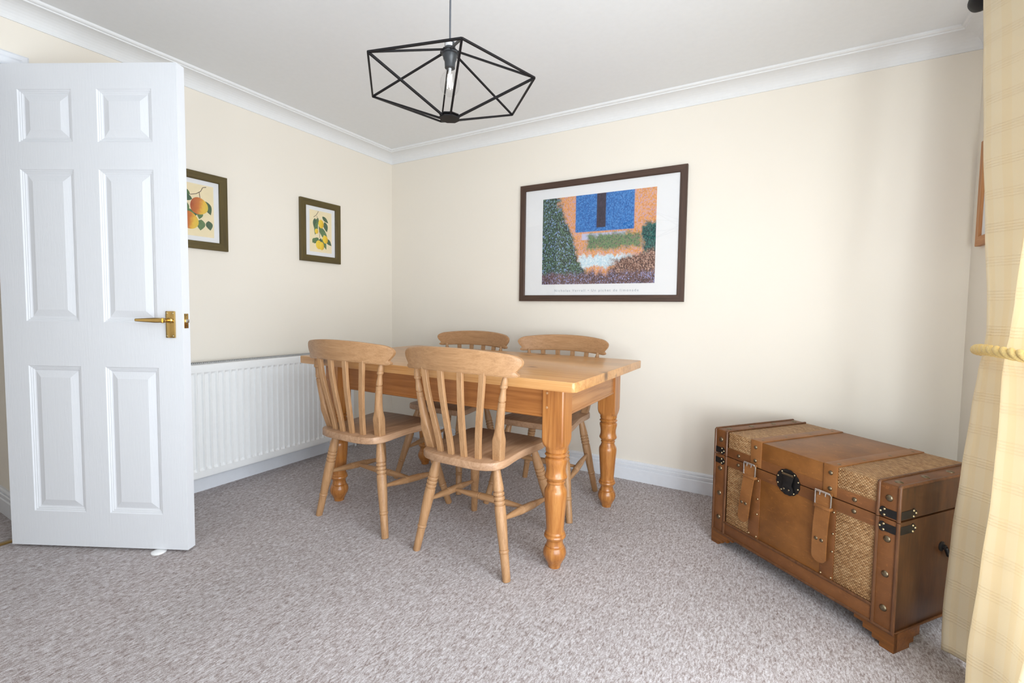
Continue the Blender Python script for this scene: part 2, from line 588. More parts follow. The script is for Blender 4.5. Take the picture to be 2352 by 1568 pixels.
TRUNKW = wood('dark_trunk_wood', srgb(44, 26, 13), srgb(72, 43, 21), srgb(94, 58, 30), axis='z', grain=22, stretch=0.25, rough=0.35, coat=0.1, ring=0.3)
FOOTW = wood('trunk_foot_wood', srgb(74, 40, 14), srgb(112, 66, 24), srgb(140, 86, 36), axis='x', grain=30, stretch=0.1, rough=0.35, ring=0.3)
LEATHER = M_leather('tan_leather', srgb(108, 66, 28), srgb(126, 79, 35), srgb(140, 90, 43))
BANDL = M_leather('brown_leather_band', srgb(98, 59, 29), srgb(114, 70, 36), srgb(126, 80, 43), 0.45)
STRAPL = M_leather('light_leather_strap', srgb(120, 76, 38), srgb(136, 88, 46), srgb(148, 99, 55), 0.45)
BEADW = wood('trunk_bead_wood', srgb(70, 41, 21), srgb(94, 58, 31), srgb(112, 72, 42), axis='z', grain=60, stretch=0.2, rough=0.4)
RATTAN = M_rattan()
CURTAIN = M_curtain()
ROPE = plain('gold_cord', srgb(226, 196, 128), 0.45, 0.0, 300, 0.12)
GLASS = M_pane('picture_glass')
BULBG = M_pane('clear_bulb_glass', (0.97, 0.97, 0.97))
FILAM = M_emit('led_filament', (1.0, 0.95, 0.86), 2.5)

# ------------------------------------------------------------------ setting
XR, YF, ZC = 3.511, -4.45, 2.270        # right wall, wall behind the camera, ceiling
DY0, DY1, DZ = -2.10, -2.915, 2.02      # structural doorway in the left wall


def struct(mb, name, mat, **kw):
    return tag(mb.build(name, mat, **kw), kind='structure')


m = MB(); m.box((-1.35, YF - 0.1, -0.06), (XR + 0.1, 0.1, 0.0)); struct(m, 'floor', CARPET)
m = MB(); m.box((-1.35, YF - 0.1, ZC), (XR + 0.1, 0.1, ZC + 0.08)); struct(m, 'ceiling', WHITE)
m = MB(); m.box((-0.1, 0, 0), (XR + 0.1, 0.1, ZC)); struct(m, 'wall_back', WALL)
m = MB()
m.box((-0.1, DY0, 0), (0, 0, ZC)); m.box((-0.1, DY1, DZ), (0, DY0, ZC)); m.box((-0.1, YF, 0), (0, DY1, ZC))
struct(m, 'wall_left', WALL)
m = MB()
WY0, WY1, WZ = -1.08, -3.20, 2.06
SY0, SY1, SZ0, SZ1 = -3.34, -4.32, 0.36, 1.34  # added unseen opening that lets the low fill in
m.box((XR, WY0, 0), (XR + 0.1, 0, ZC)); m.box((XR, WY1, WZ), (XR + 0.1, WY0, ZC)); m.box((XR, SY0, 0), (XR + 0.1, WY1, ZC)); m.box((XR, YF, 0), (XR + 0.1, SY1, ZC))
m.box((XR, SY1, 0), (XR + 0.1, SY0, SZ0)); m.box((XR, SY1, SZ1), (XR + 0.1, SY0, ZC))
struct(m, 'wall_right', WALL)
m = MB(); m.box((-0.1, YF - 0.1, 0), (XR + 0.1, YF, ZC)); struct(m, 'wall_front', WALL)
# hall beyond the doorway
m = MB(); m.box((-1.35, -2.075, 0), (-0.1, -1.975, ZC)); m.box((-1.35, YF, 0), (-1.25, -2.075, ZC)); m.box((-1.25, -3.2, 0), (-0.1, -3.1, ZC))
struct(m, 'wall_hall', WALL)


def skirting_profile(h=0.117, d=0.018):
    return [(0, 0), (d, 0), (d, h * 0.60), (d - 0.002, h * 0.64), (d - 0.006, h * 0.66), (d - 0.006, h * 0.69), (d - 0.002, h * 0.70), (d - 0.0015, h * 0.80),
            (d - 0.004, h * 0.835), (d - 0.009, h * 0.845), (d - 0.009, h * 0.87), (d - 0.006, h * 0.88), (d - 0.0075, h * 0.95), (d - 0.011, h), (0, h)]


def run(name, prof, a, b, inward, mat, mitre_a=0, mitre_b=0, k=None):
    """profile (d, z) swept from a to b (2D) with mitred ends"""
    a, b, inn = Vector((*a, 0)), Vector((*b, 0)), Vector((*inward, 0))
    d = (b - a).normalized()
    mb = MB()
    rings = []
    for p, s in ((a, mitre_a), (b, -mitre_b)):
        rings.append([p + inn * q[0] + Vector((0, 0, q[1])) + d * (s * q[0]) for q in prof])
    mb.loft(rings, True, True, False)
    return struct(mb, name, mat, sharp=None)


SK = skirting_profile()
run('baseboard_back', SK, (0, 0), (XR, 0), (0, -1), GLOSS, 1, 1)
run('baseboard_left', SK, (0, 0), (0, -2.058), (1, 0), GLOSS, 1, 0)
run('baseboard_right', SK, (XR, 0), (XR, WY0 + 0.02), (-1, 0), GLOSS, 1, 0)
run('baseboard_hall', SK, (-0.1, -2.075), (-1.25, -2.075), (0, -1), GLOSS, 0, 0)
CV = [(0, 2.190), (0.005, 2.190)] + [(0.005 + 0.083 * (1 - math.cos(PI / 2 * k / 8)), 2.193 + 0.058 * math.sin(PI / 2 * k / 8)) for k in range(9)] + \
     [(0.089, 2.2565), (0.096, 2.2575), (0.101, 2.261), (0.102, ZC), (0, ZC)]
for nm, a, b, inn in (('trim_1', (0, 0), (XR, 0), (0, -1)), ('trim_2', (0, 0), (0, YF), (1, 0)), ('trim_3', (XR, 0), (XR, YF), (-1, 0))):
    run(nm, CV, a, b, inn, COVE, 1, 0 if nm != 'trim_1' else 1)
# door lining, architrave, threshold
m = MB()
m.box((-0.105, DY0 - 0.022, 0), (0.002, DY0, DZ)); m.box((-0.105, DY1, 0), (0.002, DY1 + 0.022, DZ)); m.box((-0.105, DY1 + 0.022, DZ - 0.022), (0.002, DY0 - 0.022, DZ))
m.box((-0.075, DY0 - 0.034, 0), (-0.045, DY0 - 0.022, DZ - 0.022))
struct(m, 'trim_4', GLOSS)


def architrave(name, x0, sx):
    mb = MB()
    prof = [(0, 0), (0.012, 0), (0.016, 0.006), (0.013, 0.012), (0.013, 0.030), (0.018, 0.036), (0.018, 0.050), (0.014, 0.056), (0, 0.056)]
    yo0, yo1, zo = DY0 + 0.040, DY1 - 0.040, DZ + 0.036
    path = [((yo0, 0), (-1, 0)), ((yo0, zo), (-1, -1)), ((yo1, zo), (1, -1)), ((yo1, 0), (1, 0))]
    rings = []
    for (y, z), (dy, dz) in path:
        rings.append([Vector((x0 + sx * q[0], y + dy * (0.056 - q[1]), z + dz * (0.056 - q[1]))) for q in prof])
    mb.loft(rings, True, True, False)
    struct(mb, name, GLOSS, sharp=None)


architrave('trim_5', 0.0, 1)
m = MB(); m.box((-0.092, DY1 + 0.022, 0.0), (-0.058, DY0 - 0.022, 0.006), 0.002); struct(m, 'trim_6', BRASS)
# garden door surround, and an added unseen window frame round the low fill
m = MB()
for y0, y1 in ((WY0 - 0.05, WY0), (WY1, WY1 + 0.05), ((WY0 + WY1) / 2 - 0.04, (WY0 + WY1) / 2 + 0.04)):
    m.box((XR + 0.03, y0, 0), (XR + 0.08, y1, WZ))
m.box((XR + 0.03, WY1, WZ - 0.05), (XR + 0.08, WY0, WZ)); m.box((XR + 0.03, WY1, 0), (XR + 0.08, WY0, 0.06))
struct(m, 'door_2', GLOSS)
m = MB()
for y0, y1 in ((SY0 - 0.04, SY0), (SY1, SY1 + 0.04)): m.box((XR + 0.03, y0, SZ0), (XR + 0.08, y1, SZ1))
for z0, z1 in ((SZ0, SZ0 + 0.04), (SZ1 - 0.04, SZ1)): m.box((XR + 0.03, SY1 + 0.04, z0), (XR + 0.08, SY0 - 0.04, z1))
struct(m, 'added_window_1', GLOSS)

# ------------------------------------------------------------------ open six-panel door
HX, HY = -0.011, -2.1642                # hinge end of the front face
DW = 0.7687
dang = math.atan2(0.459, 0.888)
door = empty('door_1', (HX, HY, 0), dang)   # local x: hinge to latch edge, local -y: front
tag(door, 'white six-panel door standing open on the left', 'door', kind='structure')
DH0, DH1, DT = 0.012, 1.993, 0.040


def door_leaf():
    mb = MB()
    us = [(0.105, 0.332), (0.437, 0.663)]
    xs_panels = [(DW - b, DW - a) for a, b in us]
    zs_panels = [(0.160, 0.776), (0.960, 1.576), (1.684, 1.893)]
    steps = [(0.0, 0.0), (0.004, 0.0035), (0.007, 0.0035), (0.010, 0.006), (0.013, 0.006), (0.017, 0.0085), (0.021, 0.0095), (0.047, 0.0025), (0.0485, 0.002)]
    gx = sorted({0, DW, *[q for p in xs_panels for q in p]})
    gz = sorted({DH0, DH1, *[q for p in zs_panels for q in p]})
    for side in (0, 1):
        y0 = 0.0 if side == 0 else DT
        sg = 1 if side == 0 else -1
        for i in range(len(gx) - 1):
            for j in range(len(gz) - 1):
                x0, x1, z0, z1 = gx[i], gx[i + 1], gz[j], gz[j + 1]
                if (x0, x1) in xs_panels and (z0, z1) in zs_panels:
                    loops = []
                    for ins, dep in steps:
                        loops.append([mb.v((px, y0 + sg * dep, pz)) for px, pz in ((x0 + ins, z0 + ins), (x1 - ins, z0 + ins), (x1 - ins, z1 - ins), (x0 + ins, z1 - ins))])
                    for a, b in zip(loops, loops[1:]):
                        for k in range(4): mb.face([a[k], a[(k + 1) % 4], b[(k + 1) % 4], b[k]])
                    mb.face(loops[-1])
                else:
                    mb.face([mb.v((px, y0, pz)) for px, pz in ((x0, z0), (x1, z0), (x1, z1), (x0, z1))])
    for q in (((0, DH0), (DW, DH0)), ((DW, DH0), (DW, DH1)), ((DW, DH1), (0, DH1)), ((0, DH1), (0, DH0))):
        (xa, za), (xb, zb) = q
        mb.face([mb.v((xa, 0, za)), mb.v((xb, 0, zb)), mb.v((xb, DT, zb)), mb.v((xa, DT, za))])
    bmesh.ops.remove_doubles(mb.bm, verts=mb.bm.verts, dist=1e-5)
    return mb.build('door_leaf', DOOR, door, sharp=None)


door_leaf()
hz, hu = 0.955, 0.0455
m = MB(); m.box((DW - 0.064, -0.009, 0.901), (DW - 0.027, 0.0, 1.010), 0.0025)
plate = m.build('handle_plate', BRASS, door)
for dx, dz in ((-0.0125, 0.046), (0.0125, 0.046), (-0.0125, -0.046), (0.0125, -0.046)):
    m = MB(); m.dome((DW - hu + dx, -0.009, hz + dz), (0, -1, 0), 0.0036, 0.0015, 10, 3); m.build('screw', NAILBRASS, plate)
m = MB()
hxp = DW - hu
m.lathe((hxp, -0.006, 0.973), (hxp, -0.06, 0.973), [(0, 0.0125), (0.005, 0.012), (0.009, 0.0085), (0.030, 0.008), (0.034, 0.0105), (0.040, 0.011), (0.044, 0.0095)], 16)
rings = []
for s, hw, hh in ((0.004, 0.0075, 0.0085), (-0.012, 0.0075, 0.0095), (-0.03, 0.0065, 0.0095), (-0.07, 0.0055, 0.0075), (-0.108, 0.005, 0.0055), (-0.110, 0.0045, 0.005)):
    rings.append([(hxp + s, -0.046 + cy * hw, 0.9735 + cz * hh) for cy, cz in ((-1, -0.6), (-0.6, -1), (0.6, -1), (1, -0.6), (1, 0.6), (0.6, 1), (-0.6, 1), (-1, 0.6))])
m.loft(rings, True, True, False)
m.build('door_handle', BRASS, door)
m = MB(); m.box((DW, 0.009, 0.940), (DW + 0.0015, 0.031, 1.000), 0.0007)
latch = m.build('latch_plate', BRASS, door)
m = MB(); m.box((DW + 0.001, 0.014, 0.963), (DW + 0.010, 0.026, 0.977), 0.002); m.build('latch_bolt', SILVER, latch)
for dz in (0.9455, 0.9945):
    m = MB(); m.dome((DW + 0.0015, 0.020, dz), (1, 0, 0), 0.003, 0.001, 8, 3); m.build('screw', OLDBRASS, latch)
for hzz in (0.22, 1.0, 1.78):
    m = MB(); m.lathe((-0.004, DT + 0.004, hzz - 0.04), (-0.004, DT + 0.004, hzz + 0.04), [(0, 0.006), (0.08, 0.006)], 10); m.build('hinge', BRASS, door)

m = MB()
m.lathe((0, 0, 0), (0, 0, 1), [(0, 0.026), (0.003, 0.0275), (0.006, 0.0265), (0.0085, 0.021), (0.010, 0.012), (0.0105, 0.003)], 24)
ds = m.build('door_stop', plain('white_plastic', (0.85, 0.85, 0.85), 0.35))
ds.location = (0.566, -1.872, 0)
tag(ds, 'small white domed door stop on the carpet under the open door', 'door stop')

# ------------------------------------------------------------------ radiator
rad = empty('radiator', (0, -1.10, 0))
tag(rad, 'long white ridged panel radiator fixed to the left wall behind the table', 'radiator')
RY0, RY1 = -1.76 + 1.10, -0.468 + 1.10


def rad_panel():
    mb = MB()
    pitch, zt, zb = 0.0352, 0.716, 0.108
    rows = [(zb, 0.0), (zb + 0.012, 0.0), (0.139, 0.0), (0.150, 0.75), (0.158, 1.0), (0.30, 1.0), (0.5, 1.0), (0.656, 1.0), (0.664, 0.75), (0.674, 0.0), (zt - 0.014, 0.0), (zt - 0.004, -0.3), (zt, -1.2)]
    ys = []
    y = RY0
    prof = [(0.0, 0), (0.10, 0), (0.20, -0.65), (0.30, -1), (0.70, -1), (0.80, -0.65), (0.90, 0)]
    n = int((RY1 - RY0 - 0.03) / pitch)
    ys.append((RY0, -0.9)); ys.append((RY0 + 0.006, 0))
    for k in range(n):
        for fr, h in prof:
            ys.append((RY0 + 0.012 + (k + fr) * pitch, h))
    ys.append((RY1 - 0.006, 0)); ys.append((RY1, -0.9))
    grid = []
    for z, w in rows:
        line = []
        for yy, h in ys:
            edge = 0.006 if h == -0.9 else 0.0
            x = 0.100 + (0.0095 * h * w if w > 0 and h != -0.9 else 0.006 * min(w, 0)) - edge
            line.append(mb.v((x, yy, z)))
        grid.append(line)
    for a, b in zip(grid, grid[1:]):
        for i in range(len(ys) - 1): mb.face([a[i], a[i + 1], b[i + 1], b[i]], True)
    mb.box((0.045, RY0 + 0.002, zb + 0.002), (0.0925, RY1 - 0.002, zt - 0.006))
    return mb.build('panel', RADW, rad, sharp=30)


rad_panel()
m = MB(); m.box((0.040, RY0 + 0.004, 0.100), (0.0975, RY1 - 0.004, 0.1095), 0.003); m.build('bottom_seam', RADW, rad)
m = MB()
m.box((0.036, RY0 + 0.004, 0.7165), (0.088, RY1 - 0.004, 0.7215))
k = 0
y = RY0 + 0.01
while y < RY1 - 0.01:
    m.box((0.038, y, 0.7215), (0.086, y + 0.004, 0.7255)); y += 0.0095
m.build('top_grille', DKGREY, rad)
for yy in (RY0 + 0.12, RY1 - 0.12):
    m = MB(); m.box((0.004, yy - 0.02, 0.16), (0.045, yy + 0.02, 0.66)); m.build('wall_bracket', RADW, rad)
m = MB()
m.lathe((0.066, RY1 + 0.0, 0.135), (0.066, RY1 + 0.05, 0.135), [(0, 0.009), (0.02, 0.009), (0.022, 0.012), (0.045, 0.012)], 12)
m.lathe((0.066, RY1 + 0.036, 0.110), (0.066, RY1 + 0.036, 0.19), [(0, 0.011), (0.03, 0.011), (0.034, 0.015), (0.075, 0.013), (0.079, 0.010)], 14)
m.build('valve', RADW, rad)
m = MB(); m.tube([(0.066, RY1 + 0.036, 0.002), (0.066, RY1 + 0.036, 0.115)], 0.0075, 10); m.build('pipe', RADW, rad)

# ------------------------------------------------------------------ pictures


def mitred_frame(parent, w, h, fw, ft, mat, name='frame'):
    """local x across, z up, front towards -y; back lies at y = 0"""
    mb = MB()
    prof = [(0.0, 0.0), (0.0, -ft + 0.002), (0.002, -ft), (fw - 0.004, -ft), (fw - 0.001, -ft + 0.003), (fw, -ft + 0.006), (fw, 0.0)]
    rings = []
    for sx, sz in ((-1, -1), (1, -1), (1, 1), (-1, 1), (-1, -1)):
        rings.append([(sx * (w / 2 - q[0]), q[1], h / 2 + sz * (h / 2 - q[0])) for q in prof])
    for k in range(4):
        mb.mi = k % 2
        mb.loft(rings[k:k + 2], False, True, False)
    bmesh.ops.remove_doubles(mb.bm, verts=mb.bm.verts, dist=1e-6)
    return mb.build(name, mat, parent, sharp=None)


def sheet(parent, name, x0, x1, z0, z1, y, mat, th=0.0015):
    mb = MB()
    mb.box((x0, y, z0), (x1, y + th, z1))
    bm = mb.bm
    uvl = bm.loops.layers.uv.new('UVMap')
    for f in bm.faces:
        for lp in f.loops:
            c = lp.vert.co
            lp[uvl].uv = ((c.x - x0) / (x1 - x0), (c.z - z0) / (z1 - z0))
    return mb.build(name, mat, parent, sharp=None)


# large garden print on the back wall
BX0, BX1, BZ0, BZ1 = 1.2215, 2.3045, 1.094, 1.869
pic = empty('framed_print', ((BX0 + BX1) / 2, -0.001, BZ0))
tag(pic, 'large garden print in a wide dark wood frame on the back wall', 'picture')
W_, H_ = BX1 - BX0, BZ1 - BZ0
mitred_frame(pic, W_, H_, 0.040, 0.024, WALNUT)
cx = (BX0 + BX1) / 2
sheet(pic, 'mount', 1.258 - cx, 2.268 - cx, 0.034, H_ - 0.034, -0.012, MOUNT)
sheet(pic, 'print', 1.391 - cx, 2.1355 - cx, 1.2045 - BZ0, 1.764 - BZ0, -0.0126, M_painting(), 0.0006)
sheet(pic, 'glass', 1.260 - cx, 2.266 - cx, 0.036, H_ - 0.036, -0.0165, GLASS, 0.002)
fc = bpy.data.curves.new('caption', 'FONT')
fc.body = 'Nicholas Verrall \u2022 Un pichet de limonade'
fc.size = 0.0215
fc.space_character = 1.42
fc.extrude = 0.0001
fc.align_x = 'LEFT'
fo = bpy.data.objects.new('caption', fc)
COL.objects.link(fo)
fo.data.materials.append(plain('pale_grey_ink', srgb(158, 164, 172), 0.7))
fo.parent = pic
fo.location = (1.484 - cx, -0.0128, 1.1565 - BZ0)
fo.rotation_euler = (PI / 2, 0, 0)
bpy.context.view_layer.update()
fm = bpy.data.meshes.new_from_object(fo.evaluated_get(bpy.context.evaluated_depsgraph_get()))
wid = max(v.co.x for v in fm.vertices) - min(v.co.x for v in fm.vertices)
for v in fm.vertices: v.co.x *= 0.557 / wid
fmo = bpy.data.objects.new('caption', fm)
COL.objects.link(fmo)
fmo.parent, fmo.location, fmo.rotation_euler = pic, fo.location.copy(), fo.rotation_euler.copy()
bpy.data.objects.remove(fo)

GREEN_L = plain('leaf_ink', srgb(86, 118, 72), 0.7, 0, 90, 0.3)
GREEN_D = plain('dark_leaf_ink', srgb(58, 90, 62), 0.7, 0, 90, 0.3)
TWIG = plain('twig_ink', srgb(92, 70, 56), 0.7)


def M_fruit(name, stops):
    t = NT(name)
    p = t.sep(t.co('Generated'))
    v = t.math('ADD', t.math('ADD', t.math('MULTIPLY', p[0], 0.75), t.math('MULTIPLY', p[2], -0.15)), t.math('MULTIPLY', t.noise(t.map((60, 60, 60)), 1.0, 3), 0.3))
    t.set(t.ramp(v, stops), 0.7, spec=0.2)
    return t.m


PEAR = M_fruit('pear_ink', [(0.10, srgb(168, 82, 48)), (0.42, srgb(206, 122, 58)), (0.62, srgb(232, 188, 72)), (0.95, srgb(214, 196, 84))])
PLUM = M_fruit('plum_ink', [(0.15, srgb(240, 210, 70)), (0.5, srgb(236, 196, 48)), (0.9, srgb(206, 160, 40))])


def leaf_poly(x, z, ang, L, Wd, n=9):
    pts = []
    for s in (1, -1):
        rng = range(n + 1) if s == 1 else range(n - 1, 0, -1)
        for i in rng:
            t = i / n
            w = Wd * 0.5 * math.sin(PI * t ** 0.8) * s
            pts.append((t * L, w))
    c, s_ = math.cos(ang), math.sin(ang)
    return [(x + a * c - b * s_, z + a * s_ + b * c) for a, b in pts]


def egg_poly(x, z, rx, rz, ang=0, taper=0.0, n=28):
    pts = []
    for i in range(n):
        a = 2 * PI * i / n
        px = rx * math.cos(a) * (1 - taper * math.sin(a))
        pz = rz * math.sin(a)
        c, s_ = math.cos(ang), math.sin(ang)
        pts.append((x + px * c - pz * s_, z + px * s_ + pz * c))
    return pts


def botanical(parent, y, leaves, fruits, twigs, fruit_mat):
    """the printed drawing: flat coloured shapes layered within a fifth of a millimetre"""
    mb = MB()
    d = 0.0
    for x, z, a, L, Wd, dk in leaves:
        mb.mi = 1 if dk else 0
        d += 0.00002
        mb.face([mb.v((px, y - d, pz)) for px, pz in leaf_poly(x, z, a, L, Wd)])
    mb.mi = 2
    for pts in twigs:
        d += 0.00002
        for (xa, za), (xb, zb) in zip(pts, pts[1:]):
            dx, dz = xb - xa, zb - za
            l = math.hypot(dx, dz) or 1
            nx, nz = -dz / l * 0.0016, dx / l * 0.0016
            mb.face([mb.v((xa + nx, y - d, za + nz)), mb.v((xb + nx, y - d, zb + nz)), mb.v((xb - nx, y - d, zb - nz)), mb.v((xa - nx, y - d, za - nz))])
    mb.build('leaf_drawing', [GREEN_L, GREEN_D, TWIG], parent, sharp=None, recalc=False)
    for f in fruits:
        d += 0.00003
        mb = MB()
        mb.face([mb.v((px, y - d, pz)) for px, pz in egg_poly(*f)])
        mb.build('fruit_drawing', fruit_mat, parent, sharp=None, recalc=False)


def fruit_picture(name, yc, w, zb, h, label):
    e = empty(name, (0.001, yc, zb), R(90))
    tag(e, label, 'picture', 'green framed fruit prints')
    mitred_frame(e, w, h, 0.0425, 0.020, OLIVE)
    sheet(e, 'mount', -w / 2 + 0.044, w / 2 - 0.044, 0.036, h - 0.036, -0.010, MOUNT)
    return e


# local x runs towards the back corner
p2 = fruit_picture('framed_fruit_print', (-0.514 - 0.828) / 2, 0.314, 1.3415, 0.415, 'smaller-looking green framed yellow plum print nearest the room corner')
p2['label'] = 'green framed print of yellow plums nearest the room corner'
sheet(p2, 'print', -0.086, 0.086, 0.068, 0.348, -0.0106, PAPER, 0.0006)
botanical(p2, -0.01075,
          [(-0.02, 0.300, R(-110), 0.085, 0.030, 0), (-0.045, 0.295, R(-95), 0.070, 0.026, 1), (0.012, 0.315, R(-40), 0.062, 0.026, 1), (0.03, 0.280, R(-75), 0.070, 0.034, 1),
           (-0.012, 0.255, R(-70), 0.100, 0.030, 0), (-0.01, 0.240, R(-45), 0.085, 0.030, 0), (-0.03, 0.270, R(-100), 0.090, 0.028, 0),
           (-0.02, 0.165, R(-130), 0.055, 0.034, 0), (0.0, 0.165, R(-100), 0.075, 0.034, 1), (0.012, 0.165, R(-68), 0.080, 0.030, 0), (0.04, 0.165, R(-45), 0.062, 0.032, 1), (-0.045, 0.160, R(-120), 0.040, 0.026, 0)],
          [(0.002, 0.262, 0.021, 0.029, 0.1), (-0.034, 0.208, 0.013, 0.018, 0), (0.034, 0.160, 0.021, 0.028, 0.15), (-0.016, 0.118, 0.024, 0.030, 0.1), (0.006, 0.112, 0.018, 0.028, 0)],
          [[(-0.055, 0.300), (-0.035, 0.316), (-0.025, 0.332), (-0.018, 0.345)], [(-0.03, 0.31), (-0.012, 0.255), (-0.012, 0.205), (-0.008, 0.165)]], PLUM)
p1 = fruit_picture('framed_fruit_print', (-1.2825 - 1.597) / 2, 0.314, 1.3425, 0.415, 'green framed print of red and yellow pears, partly behind the open door')
sheet(p1, 'print', -0.086, 0.086, 0.068, 0.348, -0.0106, PAPER, 0.0006)
botanical(p1, -0.01075,
          [(-0.03, 0.285, R(150), 0.06, 0.03, 0), (-0.02, 0.262, R(165), 0.07, 0.036, 1), (-0.05, 0.245, R(-95), 0.07, 0.034, 0), (0.045, 0.262, R(-70), 0.075, 0.038, 1),
           (-0.005, 0.21, R(-110), 0.05, 0.03, 1), (0.02, 0.205, R(-100), 0.045, 0.03, 0), (0.022, 0.160, R(-95), 0.060, 0.044, 0), (0.058, 0.158, R(-80), 0.052, 0.036, 1), (-0.04, 0.21, R(-60), 0.06, 0.03, 0)],
          [(0.012, 0.232, 0.044, 0.046, 0.3, 0.12), (-0.034, 0.150, 0.040, 0.048, 0.35, 0.15)],
          [[(-0.03, 0.285), (0.0, 0.295), (0.022, 0.312), (0.032, 0.334), (0.05, 0.340)], [(0.015, 0.305), (0.018, 0.275)]], PEAR)
for q in (p1, p2):
    sheet(q, 'glass', -0.114, 0.114, 0.042, 0.373, -0.0140, GLASS, 0.0015)

# oak framed picture on the right wall, mostly hidden by the curtain
p3 = empty('framed_picture', (XR - 0.001, -0.320, 1.330), R(-90))
tag(p3, 'light wood framed picture on the right wall, half hidden by the curtain', 'picture')
mitred_frame(p3, 0.42, 0.435, 0.040, 0.018, OAKF)
sheet(p3, 'mount', -0.175, 0.175, 0.036, 0.399, -0.009, MOUNT)

# ------------------------------------------------------------------ dining table
TZ = 0.776
TX0, TX1, TY0, TY1 = 0.580, 2.156, -1.232, -0.330
table = empty('dining_table', ((TX0 + TX1) / 2, (TY0 + TY1) / 2, 0))
tag(table, 'pine farmhouse dining table with thick turned legs', 'table')
tcx, tcy = (TX0 + TX1) / 2, (TY0 + TY1) / 2


def rounded_rect(x0, x1, y0, y1, r, n=5):
    pts = []
    for cx_, cy_, a0 in ((x1 - r, y1 - r, 0), (x0 + r, y1 - r, 90), (x0 + r, y0 + r, 180), (x1 - r, y0 + r, 270)):
        for k in range(n + 1):
            a = R(a0 + 90 * k / n)
            pts.append((cx_ + r * math.cos(a), cy_ + r * math.sin(a)))
    return pts


m = MB()
rr_ = rounded_rect(TX0 - tcx, TX1 - tcx, TY0 - tcy, TY1 - tcy, 0.014)
m.prism(rr_, (0, 0, 1), 0.038, (0, 0, TZ - 0.038), (1, 0, 0), (0, 1, 0), 0.004, 2)
m.build('tabletop', PINEX, table)
LEGS = [(2.031, -1.108), (2.022, -0.448), (0.760, -1.130), (0.760, -0.448)]
leg_prof = [(0.0, 0.0245), (0.004, 0.0255), (0.012, 0.0265), (0.030, 0.036), (0.046, 0.0445), (0.060, 0.0470), (0.074, 0.0445), (0.086, 0.0390), (0.089, 0.0345), (0.092, 0.0360),
            (0.100, 0.0330), (0.112, 0.0325), (0.116, 0.0345), (0.119, 0.0375), (0.122, 0.0385), (0.124, 0.0415), (0.130, 0.0445), (0.136, 0.0425), (0.138, 0.0395), (0.143, 0.0405), (0.147, 0.0385), (0.150, 0.0360),
            (0.160, 0.0355), (0.200, 0.0385), (0.240, 0.0415), (0.275, 0.0440), (0.300, 0.0460), (0.314, 0.0455), (0.322, 0.0425), (0.330, 0.0375), (0.340, 0.0345), (0.345, 0.0330), (0.348, 0.0370), (0.352, 0.0370), (0.356, 0.0340),
            (0.362, 0.0390), (0.368, 0.0440), (0.374, 0.0460), (0.382, 0.0430), (0.395, 0.0400), (0.410, 0.0400), (0.424, 0.0425), (0.438, 0.0455), (0.446, 0.0450), (0.450, 0.0415), (0.453, 0.0375), (0.456, 0.0420), (0.462, 0.0464), (0.468, 0.0420), (0.471, 0.0375),
            (0.474, 0.0385), (0.476, 0.0435), (0.488, 0.0440, 2.0), (0.492, 0.0443, 2.2), (0.497, 0.0450, 3.0), (0.503, 0.0455, 4.6), (0.511, 0.0457, 8.0), (0.520, 0.0457, 16.0), (0.530, 0.0457, 50.0), (0.738, 0.0457, 40.0)]
for i, (lx, ly) in enumerate(LEGS):
    m = MB()
    m.lathe((lx - tcx, ly - tcy, 0), (lx - tcx, ly - tcy, 1), leg_prof, 64)
    lg = m.build('leg', PINEZ, table, sharp=28)
    if i in (0, 2):
        for pz in (0.712, 0.655):
            px = lx - tcx - 0.024
            mm = MB(); mm.dome((px, ly - tcy - 0.0455, pz), (0, -1, 0), 0.0055, 0.001, 12, 3); mm.build('peg', BEECHZ, lg)


def apron(x0, x1, y0, y1, axis):
    mb = MB()
    zb, zt = 0.612, 0.738
    mb.box((x0 - tcx, y0 - tcy, zb), (x1 - tcx, y1 - tcy, zt))
    # moulded bead along the lower outer edge
    g = 0.003
    if axis == 'x':
        yo = (y0 if (y0 + y1) / 2 < tcy else y1) - tcy
        mb.lathe((x0 - tcx, yo + (0.003 if yo < 0 else -0.003), zb + 0.004), (x1 - tcx, yo + (0.003 if yo < 0 else -0.003), zb + 0.004), [(0, 0.0065), (x1 - x0, 0.0065)], 12)
    else:
        xo = (x0 if (x0 + x1) / 2 < tcx else x1) - tcx
        mb.lathe((xo + (0.003 if xo < 0 else -0.003), y0 - tcy, zb + 0.004), (xo + (0.003 if xo < 0 else -0.003), y1 - tcy, zb + 0.004), [(0, 0.0065), (y1 - y0, 0.0065)], 12)
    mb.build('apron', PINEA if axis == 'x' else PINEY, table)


hb = 0.0445
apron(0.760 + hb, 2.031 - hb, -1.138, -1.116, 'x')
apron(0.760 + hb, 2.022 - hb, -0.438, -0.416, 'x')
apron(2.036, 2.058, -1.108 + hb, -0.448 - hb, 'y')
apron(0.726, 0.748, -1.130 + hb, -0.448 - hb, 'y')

# ------------------------------------------------------------------ dining chairs
SEAT_Z, SEAT_T = 0.455, 0.033


def seat_outline():
    half = [(0.0, -0.050), (0.06, -0.050), (0.11, -0.046), (0.150, -0.034), (0.178, -0.012), (0.192, 0.022), (0.194, 0.060), (0.190, 0.105), (0.188, 0.150), (0.190, 0.200), (0.196, 0.250), (0.203, 0.300), (0.207, 0.335),
            (0.203, 0.362), (0.188, 0.380), (0.165, 0.388), (0.12, 0.391), (0.06, 0.393), (0.0, 0.394)]
    return half + [(-x, y) for x, y in half[-2:0:-1]]


